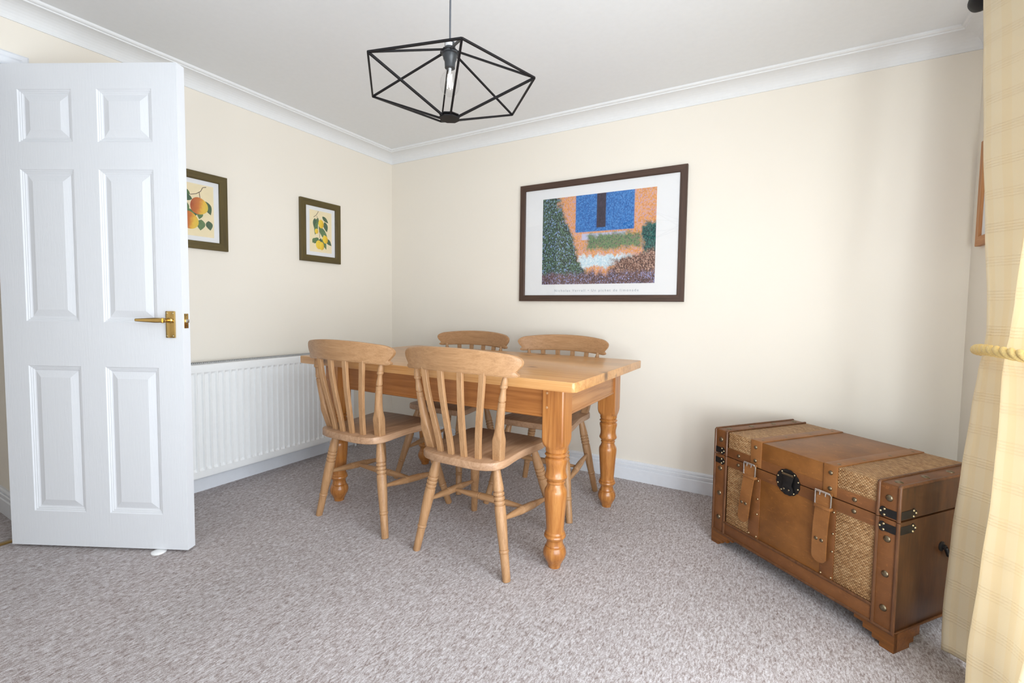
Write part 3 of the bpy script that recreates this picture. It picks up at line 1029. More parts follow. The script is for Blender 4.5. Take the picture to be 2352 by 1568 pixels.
def chair_leg(mb, foot, top):
    foot, top = Vector(foot), Vector(top)
    L = (top - foot).length
    prof = [(0.0, 0.0150), (0.004, 0.0158), (0.12, 0.0168), (0.232, 0.0172), (0.236, 0.0160), (0.240, 0.0185), (0.252, 0.0200), (0.264, 0.0185), (0.268, 0.0165), (0.272, 0.0178), (0.34, 0.0192), (0.45, 0.0212), (0.55, 0.0222), (0.625, 0.0222),
            (0.645, 0.0212), (0.649, 0.0180), (0.655, 0.0180), (0.659, 0.0216), (0.672, 0.0228), (0.685, 0.0216), (0.688, 0.0180), (0.694, 0.0180), (0.698, 0.0218), (0.711, 0.0230), (0.724, 0.0218), (0.727, 0.0180), (0.733, 0.0180),
            (0.737, 0.0218), (0.750, 0.0228), (0.761, 0.0216), (0.764, 0.0182), (0.770, 0.0182), (0.775, 0.0216), (0.80, 0.0214), (0.88, 0.0180), (0.95, 0.0148), (1.0, 0.0132)]
    mb.lathe(foot, top, [(t * L, r) for t, r in prof], 20)


def stretcher(mb, a, b, rmax=0.0165):
    a, b = Vector(a), Vector(b)
    L = (b - a).length
    prof = [(0, 0.0075), (0.06, 0.0085), (0.2, 0.0125), (0.33, rmax - 0.001), (0.352, rmax - 0.001), (0.356, rmax - 0.003), (0.364, rmax - 0.003), (0.368, rmax), (0.382, rmax), (0.386, rmax - 0.0025), (0.392, rmax - 0.0025), (0.396, rmax),
            (0.5, rmax + 0.0005)]
    prof = prof + [(1 - t, r) for t, r in prof[-2::-1]]
    mb.lathe(a, b, [(t * L, r) for t, r in prof], 16)


def make_chair(label):
    root = empty('dining_chair')
    tag(root, label, 'chair', 'farmhouse chairs round the pine table')
    # seat
    mb = MB()
    ol = seat_outline()
    cxy = Vector((0, 0.17))

    def inset(p, d):
        v = Vector(p) - cxy
        return cxy + v * (1 - d / max(v.length, 0.1))
    rings = []
    for d, z in ((0.006, SEAT_Z - SEAT_T), (0.001, SEAT_Z - SEAT_T + 0.003), (0.0, SEAT_Z - SEAT_T + 0.008), (0.0, SEAT_Z - 0.006), (0.002, SEAT_Z - 0.002), (0.006, SEAT_Z)):
        rings.append([(*inset(p, d), z) for p in ol])
    mb.loft(rings, True)
    mb.build('seat', BEECHY, root)
    # legs
    T = SEAT_Z - SEAT_T + 0.003
    feet = {}
    for nm, fx, fy, tx, ty in (('r', 0.226, 0.0, 0.145, 0.045), ('f', 0.238, 0.445, 0.155, 0.335)):
        for s in (-1, 1):
            foot, top = Vector((s * fx, fy, 0)), Vector((s * tx, ty, T))
            feet[nm, s] = (foot, top)
            mb = MB()
            chair_leg(mb, foot, top)
            mb.build('leg', BEECHZ, root, sharp=30)
    mids = []
    for s in (-1, 1):
        a = feet['r', s][0].lerp(feet['r', s][1], 0.52)
        b = feet['f', s][0].lerp(feet['f', s][1], 0.42)
        d = (b - a).normalized()
        mb = MB()
        stretcher(mb, a + d * 0.015, b - d * 0.015)
        mb.build('side_stretcher', BEECHS, root, sharp=30)
        mids.append(a.lerp(b, 0.50))
    mb = MB()
    d = (mids[1] - mids[0]).normalized()
    stretcher(mb, mids[0] + d * 0.012, mids[1] - d * 0.012, 0.0160)
    mb.build('cross_stretcher', BEECHX, root, sharp=30)

    def rail_y(x):
        return -0.070 * (1 - (abs(x) / 0.285) ** 2)

    def rail_zb(x):
        return 0.795 - 0.011 * (abs(x) / 0.27) ** 2
    # back posts: square flared foot turning into a round, ringed upper part
    for s in (-1, 1):
        mb = MB()
        p0, p1 = Vector((s * 0.164, 0.030, SEAT_Z - 0.001)), Vector((s * 0.219, rail_y(0.225) + 0.012, rail_zb(0.219) + 0.010))
        L = p1.z - p0.z
        prof = [(0.0, 0.0195, 16), (0.05, 0.0205, 16), (0.080, 0.0212, 14), (0.090, 0.0208, 7), (0.102, 0.0196, 3.6), (0.116, 0.0184, 2.5), (0.135, 0.0175, 2.1), (0.17, 0.0164, 2), (0.2145, 0.0150, 2), (0.2155, 0.0142, 2), (0.2175, 0.0148, 2), (0.234, 0.0146, 2), (0.2355, 0.0112, 2), (0.2385, 0.0112, 2),
                (0.240, 0.0144, 2), (0.250, 0.0142, 2), (0.268, 0.0116, 2), (0.284, 0.0102, 2), (0.2885, 0.0110, 2), (0.290, 0.0138, 2), (0.2945, 0.0150, 2), (0.299, 0.0138, 2), (0.3005, 0.0126, 2), (0.303, 0.0132, 2), (0.315, 0.0122, 2), (0.330, 0.0088, 2), (L, 0.0070, 2)]
        rings = []
        for t, r, pw in prof:
            k = t / L
            c = p0.lerp(p1, k) + Vector((0, -0.012 * math.sin(PI * k) * (1 if k < 0.6 else 1), 0))
            ring = []
            for i in range(32):
                a = 2 * PI * (i + 0.5) / 32
                cc, ss = math.cos(a), math.sin(a)
                q = (abs(cc) ** pw + abs(ss) ** pw) ** (-1 / pw)
                ring.append(c + Vector((r * q * cc, r * q * ss * (0.92 if pw > 4 else 1), 0)))
            rings.append(ring)
        mb.loft(rings)
        mb.build('back_post', BEECHZ, root, sharp=30)
    # four bowed slats
    for xb, xt in ((-0.093, -0.140), (-0.031, -0.048), (0.031, 0.048), (0.093, 0.140)):
        mb = MB()
        yb, yt = -0.014 + 0.010 * (abs(xb) / 0.093) ** 2, rail_y(xt) + 0.002
        zt = rail_zb(xt) + 0.012
        N = 14
        rings = []
        for k in range(N + 1):
            t = k / N
            z = SEAT_Z - 0.001 + (zt - SEAT_Z) * t
            sm = t * t * (3 - 2 * t)
            x = xb + (xt - xb) * (0.35 * t + 0.65 * sm)
            y = yb + (yt - yb) * (0.55 * t + 0.45 * sm) - 0.006 * math.sin(PI * t)
            w, th = 0.0122, 0.0078
            ring = []
            for cx_, cy_ in ((-1, -0.85), (-0.92, -1), (0.92, -1), (1, -0.85), (1, 0.85), (0.92, 1), (-0.92, 1), (-1, 0.85)):
                ring.append((x + cx_ * w, y + cy_ * th, z))
            rings.append(ring)
        mb.loft(rings)
        mb.build('slat', BEECHZ, root, sharp=25)
    # bowed top rail with shaped ends
    mb = MB()
    ends = [(0, 0.252), (0.03, 0.262), (0.07, 0.269), (0.13, 0.2705), (0.18, 0.267), (0.215, 0.2615), (0.25, 0.2605), (0.30, 0.2635), (0.40, 0.271), (0.52, 0.279), (0.66, 0.2845), (0.78, 0.2845), (0.87, 0.279), (0.94, 0.268), (0.98, 0.256), (1.0, 0.240)]
    NS = 44
    layers = []
    for side in (-1, 1):
        g = []
        for v, xe in ends:
            row = []
            for i in range(NS + 1):
                s = -1 + 2 * i / NS
                x = s * xe
                zb = rail_zb(x)
                zt = 0.889 - 0.020 * (abs(x) / 0.27) ** 2.2
                z = zb + v * (zt - zb)
                rim = min(1.0, v / 0.06, (1 - v) / 0.06, (1 - abs(s)) / 0.03)
                th = 0.0105 * (0.72 + 0.28 * math.sqrt(max(0, rim)))
                lean = -0.10 * (z - 0.79)
                row.append(mb.v((x, rail_y(x) + lean + 0.004 + side * th, z)))
            g.append(row)
        layers.append(g)
    for li, g in enumerate(layers):
        for a, b in zip(g, g[1:]):
            for i in range(NS): mb.face([a[i], a[i + 1], b[i + 1], b[i]], True)
    f, b = layers
    K = len(ends) - 1
    for i in range(NS):
        mb.face([f[0][i], f[0][i + 1], b[0][i + 1], b[0][i]], True)
        mb.face([f[K][i], f[K][i + 1], b[K][i + 1], b[K][i]], True)
    for j in range(K):
        mb.face([f[j][0], f[j + 1][0], b[j + 1][0], b[j][0]], True)
        mb.face([f[j][NS], f[j + 1][NS], b[j + 1][NS], b[j][NS]], True)
    mb.build('top_rail', BEECHX, root, sharp=48)
    return root


CHAIRS = [((1.054, -1.302, 0), 0.010, 'left one of the two beech chairs on the near side of the pine table'),
          ((1.694, -1.299, 0), 0.007, 'right one of the two beech chairs on the near side of the pine table'),
          ((1.025, -0.298, 0), 3.146, 'beech chair tucked in at the far side of the table, nearer the room corner'),
          ((1.673, -0.300, 0), 3.192, 'beech chair tucked in at the far side of the table, below the large garden print')]
proto = None
for loc, rz, label in CHAIRS:
    if proto is None:
        c = proto = make_chair(label)
    else:
        c = copy_tree(proto)
    c.location = loc
    c.rotation_euler = (0, 0, rz)
    c['label'] = label

# ------------------------------------------------------------------ pendant lamp
LXY = (1.765, -1.464)
lamp = empty('pendant_lamp', (*LXY, ZC))
tag(lamp, 'black geometric wire cage pendant lamp hanging from the ceiling', 'lamp')
zo = -ZC
ZRING, ZTOP, ZBOT, RR, PH = 1.800, 1.917, 1.697, 0.301, 4.451
V6 = [Vector((RR * math.cos(PH + k * PI / 3), RR * math.sin(PH + k * PI / 3), ZRING + zo)) for k in range(6)]
m = MB(); m.tube([(0, 0, -0.012), (0.001, 0, -0.12), (-0.001, 0.001, -0.24), (0, 0, 1.952 + zo)], 0.0032, 8); m.build('cord', plain('grey_cord', (0.10, 0.105, 0.12), 0.5), lamp)
m = MB(); m.lathe((0, 0, 0), (0, 0, -1), [(0, 0.046), (0.012, 0.046), (0.024, 0.036), (0.028, 0.010)], 24); m.build('ceiling_rose', BLACKP, lamp)


def octo(mb, z0, z1, r):
    mb.prism([(r * math.cos(PH + PI / 8 + k * PI / 4), r * math.sin(PH + PI / 8 + k * PI / 4)) for k in range(8)], (0, 0, 1), z1 - z0, (0, 0, z0), (1, 0, 0), (0, 1, 0))


m = MB(); m.lathe((0, 0, ZTOP + zo - 0.002), (0, 0, ZTOP + zo + 0.004), [(0, 0.034), (0.005, 0.034)], 6); m.build('top_plate', BLACKP, lamp)
m = MB(); octo(m, ZBOT + zo - 0.004, ZBOT + zo, 0.036); octo(m, ZBOT + zo + 0.006, ZBOT + zo + 0.009, 0.036); m.build('bottom_plate', BLACKP, lamp)
for k in range(6):
    a, b = V6[k], V6[(k + 1) % 6]
    m = MB(); m.bar(a, b, 0.0058); m.build('ring_bar', BLACKP, lamp)
    rad_dir = Vector((a.x, a.y, 0)).normalized()
    m = MB(); m.bar(a, rad_dir * 0.028 + Vector((0, 0, ZTOP + zo)), 0.0058); m.build('upper_bar', BLACKP, lamp)
    m = MB(); m.bar(a, rad_dir * 0.032 + Vector((0, 0, ZBOT + zo + 0.002)), 0.0066); m.build('lower_bar', BLACKP, lamp)
m = MB()
m.lathe((0, 0, ZTOP + zo + 0.036), (0, 0, ZTOP + zo - 0.06), [(0, 0.006), (0.002, 0.016), (0.006, 0.0185), (0.030, 0.0185), (0.032, 0.024), (0.036, 0.030), (0.042, 0.030), (0.044, 0.0245), (0.058, 0.023), (0.066, 0.0185), (0.088, 0.0175), (0.089, 0.012)], 28)
hold = m.build('bulb_holder', BAKELITE, lamp)
m = MB()
m.loft([[(0.0188 * math.cos(a), 0.0188 * math.sin(a), z) for a in [R(-112 + 85 * k / 12) for k in range(13)]] for z in (ZTOP + zo + 0.016, ZTOP + zo + 0.027)], False, False)
m.build('sticker', LABELW, hold)
m = MB()
zb0 = ZTOP + zo - 0.052
m.lathe((0, 0, zb0), (0, 0, zb0 - 1), [(0, 0.0125), (0.006, 0.0130), (0.016, 0.0190), (0.028, 0.0270), (0.040, 0.0315), (0.052, 0.0335), (0.064, 0.0325), (0.076, 0.0280), (0.086, 0.0200), (0.093, 0.0095), (0.0945, 0.001)], 28)
bulb = m.build('bulb', BULBG, lamp)
for k in range(4):
    a = k * PI / 2 + 0.4
    m = MB(); m.tube([(0.0065 * math.cos(a), 0.0065 * math.sin(a), zb0 - 0.020), (0.0085 * math.cos(a), 0.0085 * math.sin(a), zb0 - 0.068)], 0.0013, 6)
    m.build('filament', FILAM, bulb)
m = MB(); m.lathe((0, 0, zb0 + 0.004), (0, 0, zb0 - 0.022), [(0, 0.006), (0.016, 0.0045), (0.026, 0.002)], 10); m.build('filament_stem', LABELW, bulb)

# ------------------------------------------------------------------ trunk
TL, TD, TH = 0.735, 0.490, 0.518
t_ang = math.atan2(-0.625, 0.781)
F0 = Vector((3.130, -1.007, 0))
t_c = F0 + Vector((-0.781, 0.625, 0)) * (TL / 2) + Vector((0.625, 0.781, 0)) * (TD / 2)
trunk = empty('storage_trunk', t_c, t_ang)
tag(trunk, 'brown leather and rattan storage trunk with buckled straps, beside the curtain', 'trunk')
HXT, FY = TL / 2, -TD / 2               # local: x right, -y front


def U(u): return HXT - u


ZB, ZL = 0.060, 0.409                   # body base, lid split
BODY_I = 0.006                          # panels sit this far inside the bands
m = MB(); m.box((-HXT + 0.004, FY + 0.006, ZB), (HXT - 0.004, -FY - 0.004, ZL - 0.002), 0.003); body = m.build('body', TRUNKW, trunk)
m = MB(); m.box((-HXT + 0.004, FY + 0.006, ZL + 0.002), (HXT - 0.004, -FY - 0.004, TH - 0.004), 0.004); lid = m.build('lid', TRUNKW, trunk)


def front_slab(name, u0, u1, z0, z1, th, mat, parent, bev=0.0012, y=None):
    mb = MB()
    y = FY + 0.0065 if y is None else y
    mb.box((U(u1), y - th, z0), (U(u0), y, z1), bev)
    return mb.build(name, mat, parent)


def top_slab(name, u0, u1, th, mat, parent, bev=0.0012, y0=FY + 0.002, y1=-FY - 0.002):
    mb = MB()
    mb.box((U(u1), y0, TH - 0.005), (U(u0), y1, TH - 0.005 + th), bev)
    return mb.build(name, mat, parent)


# front panels
for u0, u1 in ((0.068, 0.191), (0.542, 0.660)):
    front_slab('rattan_panel', u0, u1, 0.118, 0.372, 0.004, RATTAN, body)
    front_slab('rattan_panel', u0, u1, 0.445, TH - 0.004, 0.004, RATTAN, lid)
    top_slab('rattan_panel', u0, u1, 0.004, RATTAN, lid)
front_slab('leather_panel', 0.234, 0.496, 0.118, 0.372, 0.0045, LEATHER, body)
front_slab('leather_panel', 0.234, 0.496, 0.445, TH - 0.003, 0.0045, LEATHER, lid)
top_slab('leather_panel', 0.234, 0.496, 0.0045, LEATHER, lid, y0=FY + 0.003)
# bands along the lid joint
front_slab('joint_band', 0.060, 0.668, 0.368, ZL - 0.0015, 0.006, BANDL, body)
front_slab('joint_band', 0.060, 0.668, ZL + 0.0015, 0.449, 0.006, BANDL, lid)
# upright straps
for u0, u1 in ((0.191, 0.238), (0.492, 0.542)):
    front_slab('upright_strap', u0, u1, 0.110, 0.370, 0.0065, BANDL, body)
    front_slab('upright_strap', u0, u1, ZL + 0.004, TH + 0.001, 0.0085, STRAPL, lid)
    top_slab('top_strap', u0, u1, 0.0075, STRAPL, lid, y0=FY - 0.001)
# end bands with wooden beads
for u0, u1, ub_out, ub_in in ((0.004, 0.062, 0.004, 0.062), (0.668, 0.731, 0.731, 0.668)):
    front_slab('end_band', u0, u1, ZB + 0.003, ZL - 0.0015, 0.0075, BANDL, body)
    front_slab('end_band', u0, u1, ZL + 0.0015, TH - 0.001, 0.0075, BANDL, lid)
    top_slab('end_band', u0, u1, 0.0055, BANDL, lid)
    for ub in (ub_out, ub_in):
        m = MB()
        m.lathe((U(ub), FY - 0.0005, ZB), (U(ub), FY - 0.0005, ZL - 0.001), [(0, 0.0055), (ZL - ZB - 0.001, 0.0055)], 10); m.build('bead', BEADW, body)
        m = MB()
        m.tube([(U(ub), FY - 0.0005, ZL + 0.001), (U(ub), FY - 0.0005, TH - 0.003), (U(ub), FY + 0.003, TH), (U(ub), -FY - 0.004, TH)], 0.0055, 10); m.build('bead', BEADW, lid)
front_slab('base_band', 0.062, 0.668, ZB + 0.004, 0.114, 0.0075, BANDL, body)
for zz, ua, ub in ((ZB + 0.001, 0.0, TL), (0.1165, 0.062, 0.668)):
    m = MB(); m.lathe((U(ub), FY - 0.0005, zz), (U(ua), FY - 0.0005, zz), [(0, 0.0055), (ub - ua, 0.0055)], 10); m.build('bead', BEADW, body)
for s in (-1, 1):                        # wooden edge along the ends
    m = MB(); m.lathe((s * (HXT - 0.002), FY + 0.004, ZB), (s * (HXT - 0.002), -FY - 0.004, ZB), [(0, 0.004), (TD - 0.008, 0.004)], 8); m.build('bead', BEADW, body)


def stud(parent, u, z, r=0.0095, h=0.0055, mat=None, top=False, w=0.0, y=FY - 0.001, side=0):
    mb = MB()
    if top: mb.dome((U(u), FY + w, TH + 0.0005), (0, 0, 1), r, h, 14, 4)
    elif side: mb.dome((side * (HXT + 0.0005 + y), FY + w, z), (side, 0, 0), r, h, 10, 3)
    else: mb.dome((U(u), y, z), (0, -1, 0), r, h, 14, 4)
    return mb.build('stud' if r > 0.004 else 'nail', mat or OLDBRASS, parent)


for u in (0.032, 0.700):
    stud(lid, u, 0.475, 0.0105)
    for z in (0.346, 0.235, 0.126): stud(body, u, z, 0.0105)
    for w in (0.043, 0.178, 0.316, 0.452): stud(lid, u, 0, 0.0115, 0.0045, top=True, w=w)
for u in (0.213, 0.519):
    for z in (0.492, 0.437): stud(lid, u, z, 0.0075, 0.005, y=FY - 0.002)
    for w in (0.030, 0.163, 0.308, 0.447): stud(lid, u - 0.006, 0, 0.0080, 0.0035, top=True, w=w)
for u in (0.133, 0.604):
    stud(lid, u, 0.429, 0.0075, 0.005, y=FY + 0.0005)
    stud(body, u, 0.390, 0.0075, 0.005, y=FY + 0.0005)
for u0 in (0.197, 0.502):
    for z in (0.359, 0.284, 0.221, 0.128): stud(body, u0, z, 0.0036, 0.003, NAILBRASS, y=FY)
    stud(body, u0 + 0.036, 0.128, 0.0036, 0.003, NAILBRASS, y=FY)

# corner plates: a strip wrapping each front corner, with a three-lobed end and three nails
for s, ulo in ((1, 0.0), (-1, TL)):
    for par, zc in ((lid, 0.428), (body, 0.381)):
        mb = MB()
        hw = 0.0125

        def lobed(L):
            pts = [(0, -hw), (L - 0.020, -hw)]
            for cxl, czl in ((L - 0.013, -0.0075), (L - 0.004, 0.0), (L - 0.013, 0.0075)):
                a0, a1 = {-0.0075: (-110, 20), 0.0: (-75, 75), 0.0075: (-20, 110)}[czl]
                for k in range(6):
                    a = R(a0 + (a1 - a0) * k / 5)
                    pts.append((cxl + 0.0085 * math.cos(a), czl + 0.0085 * math.sin(a)))
            return pts + [(L - 0.020, hw), (0, hw)]
        sx = -s
        mb.prism(lobed(0.056), (0, -1, 0), 0.0016, (s * (HXT - 0.004), FY - 0.0012, zc), (sx, 0, 0), (0, 0, 1))
        mb.prism(lobed(0.080), (s, 0, 0), 0.0016, (s * (HXT - 0.0042), FY + 0.004, zc), (0, 1, 0), (0, 0, 1))
        cp = mb.build('corner_plate', BLACKM, par, sharp=None)
        uu_ = (lambda d: ulo + d) if s == 1 else (lambda d: ulo - d)
        for d, dz in ((0.054, 0.0), (0.043, 0.009), (0.043, -0.009)):
            stud(cp, uu_(d), zc + dz, 0.0038, 0.0032, NAILBRASS, y=FY - 0.0028)
        for w, dz in ((0.082, 0.0), (0.070, 0.009), (0.070, -0.009)):
            stud(cp, 0, zc + dz, 0.0038, 0.0032, NAILBRASS, w=w, y=-0.003, side=s)

# hanging belt straps with buckles
for name_u, ut, ubm in (('R', 0.225, 0.233), ('L', 0.531, 0.560)):
    mb = MB()
    hw = 0.0255
    N = 22
    z0, z1 = 0.168, 0.423
    loops = []
    for k in range(N + 1):
        t = k / N if k < 14 else 1 - (1 - 14 / N) * (1 - math.sin(PI / 2 * (k - 14) / (N - 14)))
        z = z1 + (z0 - z1) * t
        uc = ut + (ubm - ut) * t ** 1.6
        y = FY - 0.009 - 0.012 * math.sin(PI * min(1, t * 1.0)) * 0.8 - 0.004 * t
        hh = hw
        dz = z - z0
        if dz < hw: hh = math.sqrt(max(1e-7, hw ** 2 - (hw - dz) ** 2)) + 0.001
        loops.append([(U(uc) + hh * a, y + b * 0.0019, z) for a, b in ((-1, -1), (1, -1), (1, 1), (-1, 1))])
    mb.loft(loops, True, True, False)
    belt = mb.build('belt_strap', STRAPL, trunk, sharp=40)
    for du in (-0.010, 0.010):
        stud(belt, ubm + (ut - ubm) * 0.35 + du, 0.253, 0.0062, 0.003, y=FY - 0.0225)
    # wire buckle
    mb = MB()
    bw, zt, zb_ = 0.0285, 0.4215, 0.372
    yb = FY - 0.0165
    pts = [(U(ut) - bw, yb, zt), (U(ut) + bw - 0.006, yb, zt), (U(ut) + bw, yb - 0.001, zt - 0.006), (U(ut) + bw, yb - 0.002, zb_ + 0.006), (U(ut) + bw - 0.006, yb, zb_), (U(ut) - bw, yb, zb_)]
    mb.tube(pts, 0.0024, 8)
    mb.tube([(U(ut) - bw, yb, zt), (U(ut) - bw, yb, zb_)], 0.0024, 8)
    mb.lathe((U(ut) - bw, yb, zt), (U(ut) + bw - 0.006, yb, zt), [(0, 0.004), (2 * bw - 0.006, 0.004)], 10)
    for dx in (-0.010, 0.010):
        mb.tube([(U(ut) + dx, yb - 0.003, zt + 0.001), (U(ut) + dx, yb - 0.004, zt - 0.012)], 0.002, 6)
    mb.build('buckle', SILVER, belt)
    # keeper loop
    mb = MB(); mb.box((U(ut) - 0.0285, FY - 0.0225, 0.364), (U(ut) + 0.0285, FY - 0.006, 0.374), 0.001); mb.build('keeper', STRAPL, belt)

# round lock plate with hasp
mb = MB()
uc, zc = 0.371, 0.401
pts = []
for k in range(96):
    a = 2 * PI * k / 96
    r = 0.0475 + 0.0022 * abs(math.sin(a * 8)) ** 0.7
    pts.append((r * math.cos(a), r * math.sin(a)))
mb.prism(pts, (0, -1, 0), 0.002, (U(uc), FY - 0.0005, zc))
lock = mb.build('lock_plate', BLACKM, trunk, sharp=None)
mb = MB()
rings = []
for z, hw, dy in ((0.432, 0.021, 0.006), (0.422, 0.022, 0.010), (0.404, 0.018, 0.0125), (0.392, 0.017, 0.012), (0.384, 0.022, 0.011), (0.372, 0.024, 0.010), (0.362, 0.018, 0.009), (0.357, 0.008, 0.009)):
    rings.append([(U(uc) + 0.004 + a * hw, FY - dy + b, z) for a, b in ((-1, 0.0015), (0, -0.001), (1, 0.0015), (1, 0.003), (-1, 0.003))])
mb.loft(rings, True, True, True)
mb.build('hasp', BLACKM, lock, sharp=40)
mb = MB(); mb.lathe((U(uc) - 0.019, FY - 0.008, 0.432), (U(uc) + 0.027, FY - 0.008, 0.432), [(0, 0.0045), (0.046, 0.0045)], 10); mb.build('hasp_pin', OLDBRASS, lock)
for k in range(10):
    a = 2 * PI * (k + 0.5) / 10
    if 1.2 < a < 1.9: continue
    stud(lock, uc + 0.0435 * math.cos(a), zc + 0.0435 * math.sin(a), 0.0034, 0.0028, NAILBRASS, y=FY - 0.0025)
for du in (-0.009, 0.011):
    stud(lock, uc - 0.003 + du, 0.376, 0.0042, 0.003, OLDBRASS, y=FY - 0.0122)

# stepped bracket feet
for sx in (-1, 1):
    for sy in (-1, 1):
        mb = MB()
        step = [(0, 0), (0.040, 0), (0.040, 0.014), (0.062, 0.014), (0.062, 0.028), (0.090, 0.028), (0.090, 0.044), (0.118, 0.044), (0.118, ZB), (0, ZB)]
        step2 = [(0, 0), (0.078, 0), (0.078, 0.014), (0.098, 0.014), (0.098, 0.030), (0.128, 0.030), (0.128, ZB), (0, ZB)]
        xo, yo = sx * (HXT + 0.002), sy * (TD / 2 + 0.0)
        mb.prism(step, (0, -sy, 0), 0.016, (xo, yo, 0), (-sx, 0, 0), (0, 0, 1))
        mb.prism(step2, (-sx, 0, 0), 0.016, (xo, yo - sy * 0.001, 0), (0, -sy, 0), (0, 0, 1))
        mb.build('foot', FOOTW, trunk, sharp=None)

# iron drop handle on the right end
mb = MB()
hx = HXT - 0.004
mb.lathe((hx, FY + 0.231, 0.295), (hx + 0.014, FY + 0.231, 0.295), [(0, 0.016), (0.003, 0.016), (0.005, 0.008), (0.013, 0.008), (0.014, 0.005)], 14)
mb.lathe((hx, FY + 0.351, 0.295), (hx + 0.014, FY + 0.351, 0.295), [(0, 0.016), (0.003, 0.016), (0.005, 0.008), (0.013, 0.008), (0.014, 0.005)], 14)
mb.tube([(hx + 0.012, FY + 0.231, 0.295), (hx + 0.018, FY + 0.236, 0.272), (hx + 0.02, FY + 0.256, 0.258), (hx + 0.02, FY + 0.326, 0.258), (hx + 0.018, FY + 0.346, 0.272), (hx + 0.012, FY + 0.351, 0.295)], 0.006, 10)
mb.build('side_handle', BLACKM, trunk)

# ------------------------------------------------------------------ curtain, pole and tieback


def lerp_table(tab, z):
    for (z0, *a), (z1, *b) in zip(tab, tab[1:]):
        if z0 <= z <= z1:
            t = (z - z0) / (z1 - z0)
            t = t * t * (3 - 2 * t) * 0.5 + t * 0.5
            return [p + (q - p) * t for p, q in zip(a, b)]
    return tab[-1][1:] if z > tab[-1][0] else tab[0][1:]


# z: far-edge x, far-edge y, overall width, width of the first fold, pleat depth
CT = [(0.010, 3.262, -0.925, 0.52, 0.21, 0.034), (0.12, 3.268, -0.893, 0.54, 0.22, 0.035), (0.37, 3.282, -0.874, 0.58, 0.245, 0.036), (0.56, 3.292, -0.882, 0.57, 0.245, 0.035), (0.76, 3.300, -0.902, 0.50, 0.215, 0.032),
      (0.88, 3.302, -0.930, 0.42, 0.18, 0.026), (0.935, 3.302, -0.955, 0.37, 0.165, 0.022), (0.99, 3.302, -0.972, 0.37, 0.17, 0.022), (1.07, 3.303, -0.958, 0.44, 0.20, 0.025), (1.29, 3.306, -0.895, 0.60, 0.30, 0.034),
      (1.57, 3.309, -0.822, 0.74, 0.41, 0.040), (1.85, 3.313, -0.758, 0.84, 0.47, 0.042), (2.06, 3.315, -0.715, 0.88, 0.50, 0.040)]


def make_curtain():
    mb = MB()
    NZ, NS = 110, 210
    zs = [0.010 + (2.056 - 0.010) * k / NZ for k in range(NZ + 1)]
    grid, uvs = [], []
    for z in zs:
        xe, ye, wid_, fw_, am = lerp_table(CT, z)
        row, urow = [], []
        up = min(1.0, max(0.0, (z - 0.95) / 0.5))
        for i in range(NS + 1):
            s = i / NS
            # broad pleats; each fold swings from the window side towards the room
            ph = s * wid_ / fw_
            ph += 0.05 * math.sin(2 * PI * ph + 0.6 + z * 0.8)
            w = 1 - math.cos(2 * PI * ph)
            env = min(1.0, s * 16)
            x = xe + am * (w - 0.05) * env + (0.004 + 0.010 * up) * math.sin(2 * PI * ph * 3.2 + 0.5 + z) * env
            x += 0.10 * max(0.0, s - 0.55) ** 1.5 * 1.4
            y = ye - wid_ * s + 0.014 * math.sin(2 * PI * ph + 0.4) * env
            row.append(mb.v((x, y, z + 0.006 * math.sin(ph * 4) * (1 if z < 0.05 else 0) + 0.002)))
            urow.append(s * 0.95)
        grid.append(row); uvs.append(urow)
    uvl = mb.bm.loops.layers.uv.new('UVMap')
    for j in range(NZ):
        for i in range(NS):
            f = mb.face([grid[j][i], grid[j][i + 1], grid[j + 1][i + 1], grid[j + 1][i]], True)
            for lp, (a, b) in zip(f.loops, ((i, j), (i + 1, j), (i + 1, j + 1), (i, j + 1))):
                lp[uvl].uv = (uvs[b][a], zs[b])
    return mb.build('curtain', CURTAIN, sharp=None)


cur = make_curtain()
so = cur.modifiers.new('thickness', 'SOLIDIFY'); so.thickness = 0.003; so.offset = 0
tag(cur, 'cream woven full length curtain gathered at the right edge', 'curtain')

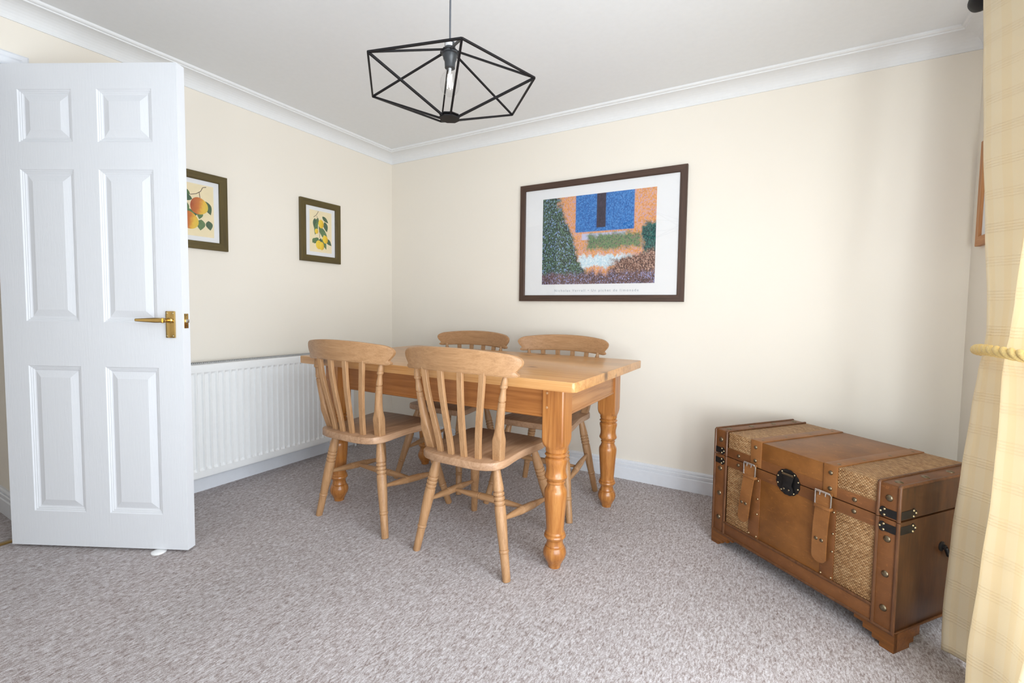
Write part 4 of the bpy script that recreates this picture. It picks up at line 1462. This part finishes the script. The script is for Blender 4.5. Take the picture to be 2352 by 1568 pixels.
tb = empty('curtain_tieback', (3.335, -1.13, 0.945))
tag(tb, 'twisted gold rope tieback looped round the cream curtain', 'tieback')
loop = []
NL = 140
for k in range(NL + 1):
    a = R(118) + R(330) * k / NL          # starts behind the far edge, passes the room side
    ex, ey = 0.078, 0.196
    loop.append(Vector((ex * math.cos(a), ey * math.sin(a), -0.004 * math.sin(a) + 0.006 * math.cos(a * 2))))
for s in range(3):
    mb = MB()
    pts = []
    for k in range(NL + 1):
        d = (loop[min(k + 1, NL)] - loop[max(k - 1, 0)]).normalized()
        n1 = Vector((0, 0, 1)); n2 = d.cross(n1).normalized(); n1 = n2.cross(d)
        w = 2 * PI * (k / 11.0 + s / 3)
        pts.append(loop[k] + (n1 * math.cos(w) + n2 * math.sin(w)) * 0.0072)
    mb.tube(pts, 0.0078, 8)
    mb.build('strand', ROPE, tb, sharp=None)
m = MB(); m.tube([loop[-1], loop[-1] + Vector((0.08, 0.03, 0.01)), Vector((XR - 3.335, loop[-1].y + 0.06, 0.015))], 0.004, 8); m.build('hook_cord', ROPE, tb)

pole = empty('curtain_pole', (3.335, -0.70, 2.096))
tag(pole, 'black curtain pole with oval finial at the top right corner', 'curtain pole')
m = MB(); m.lathe((0, 0.015, 0), (0, -2.70, 0), [(0, 0.0125), (2.715, 0.0125)], 16); m.build('rod', BLACKP, pole)
m = MB()
m.lathe((0, 0.0, 0), (0, 0.2, 0), [(0, 0.017), (0.010, 0.017), (0.012, 0.0135), (0.020, 0.0135), (0.022, 0.0195), (0.030, 0.0195), (0.034, 0.017), (0.044, 0.0225), (0.060, 0.030), (0.080, 0.0335), (0.102, 0.031), (0.122, 0.0215), (0.134, 0.010), (0.137, 0.002)], 28)
m.build('finial', BLACKP, pole)
for yy in (-0.10, -2.55):
    m = MB(); m.box((-0.012, yy - 0.01, -0.018), (XR - 3.335, yy + 0.01, 0.004), 0.002); m.box((XR - 3.335 - 0.012, yy - 0.022, -0.024), (XR - 3.335, yy + 0.022, 0.060), 0.003); m.build('bracket', BLACKP, pole)
for k in range(9):
    yy = -0.02 - k * 0.10
    m = MB(); m.tube([(0.0185 * math.cos(2 * PI * j / 20), yy, 0.0185 * math.sin(2 * PI * j / 20) - 0.004) for j in range(20)], 0.004, 8, closed=True); m.build('ring', BLACKP, pole)
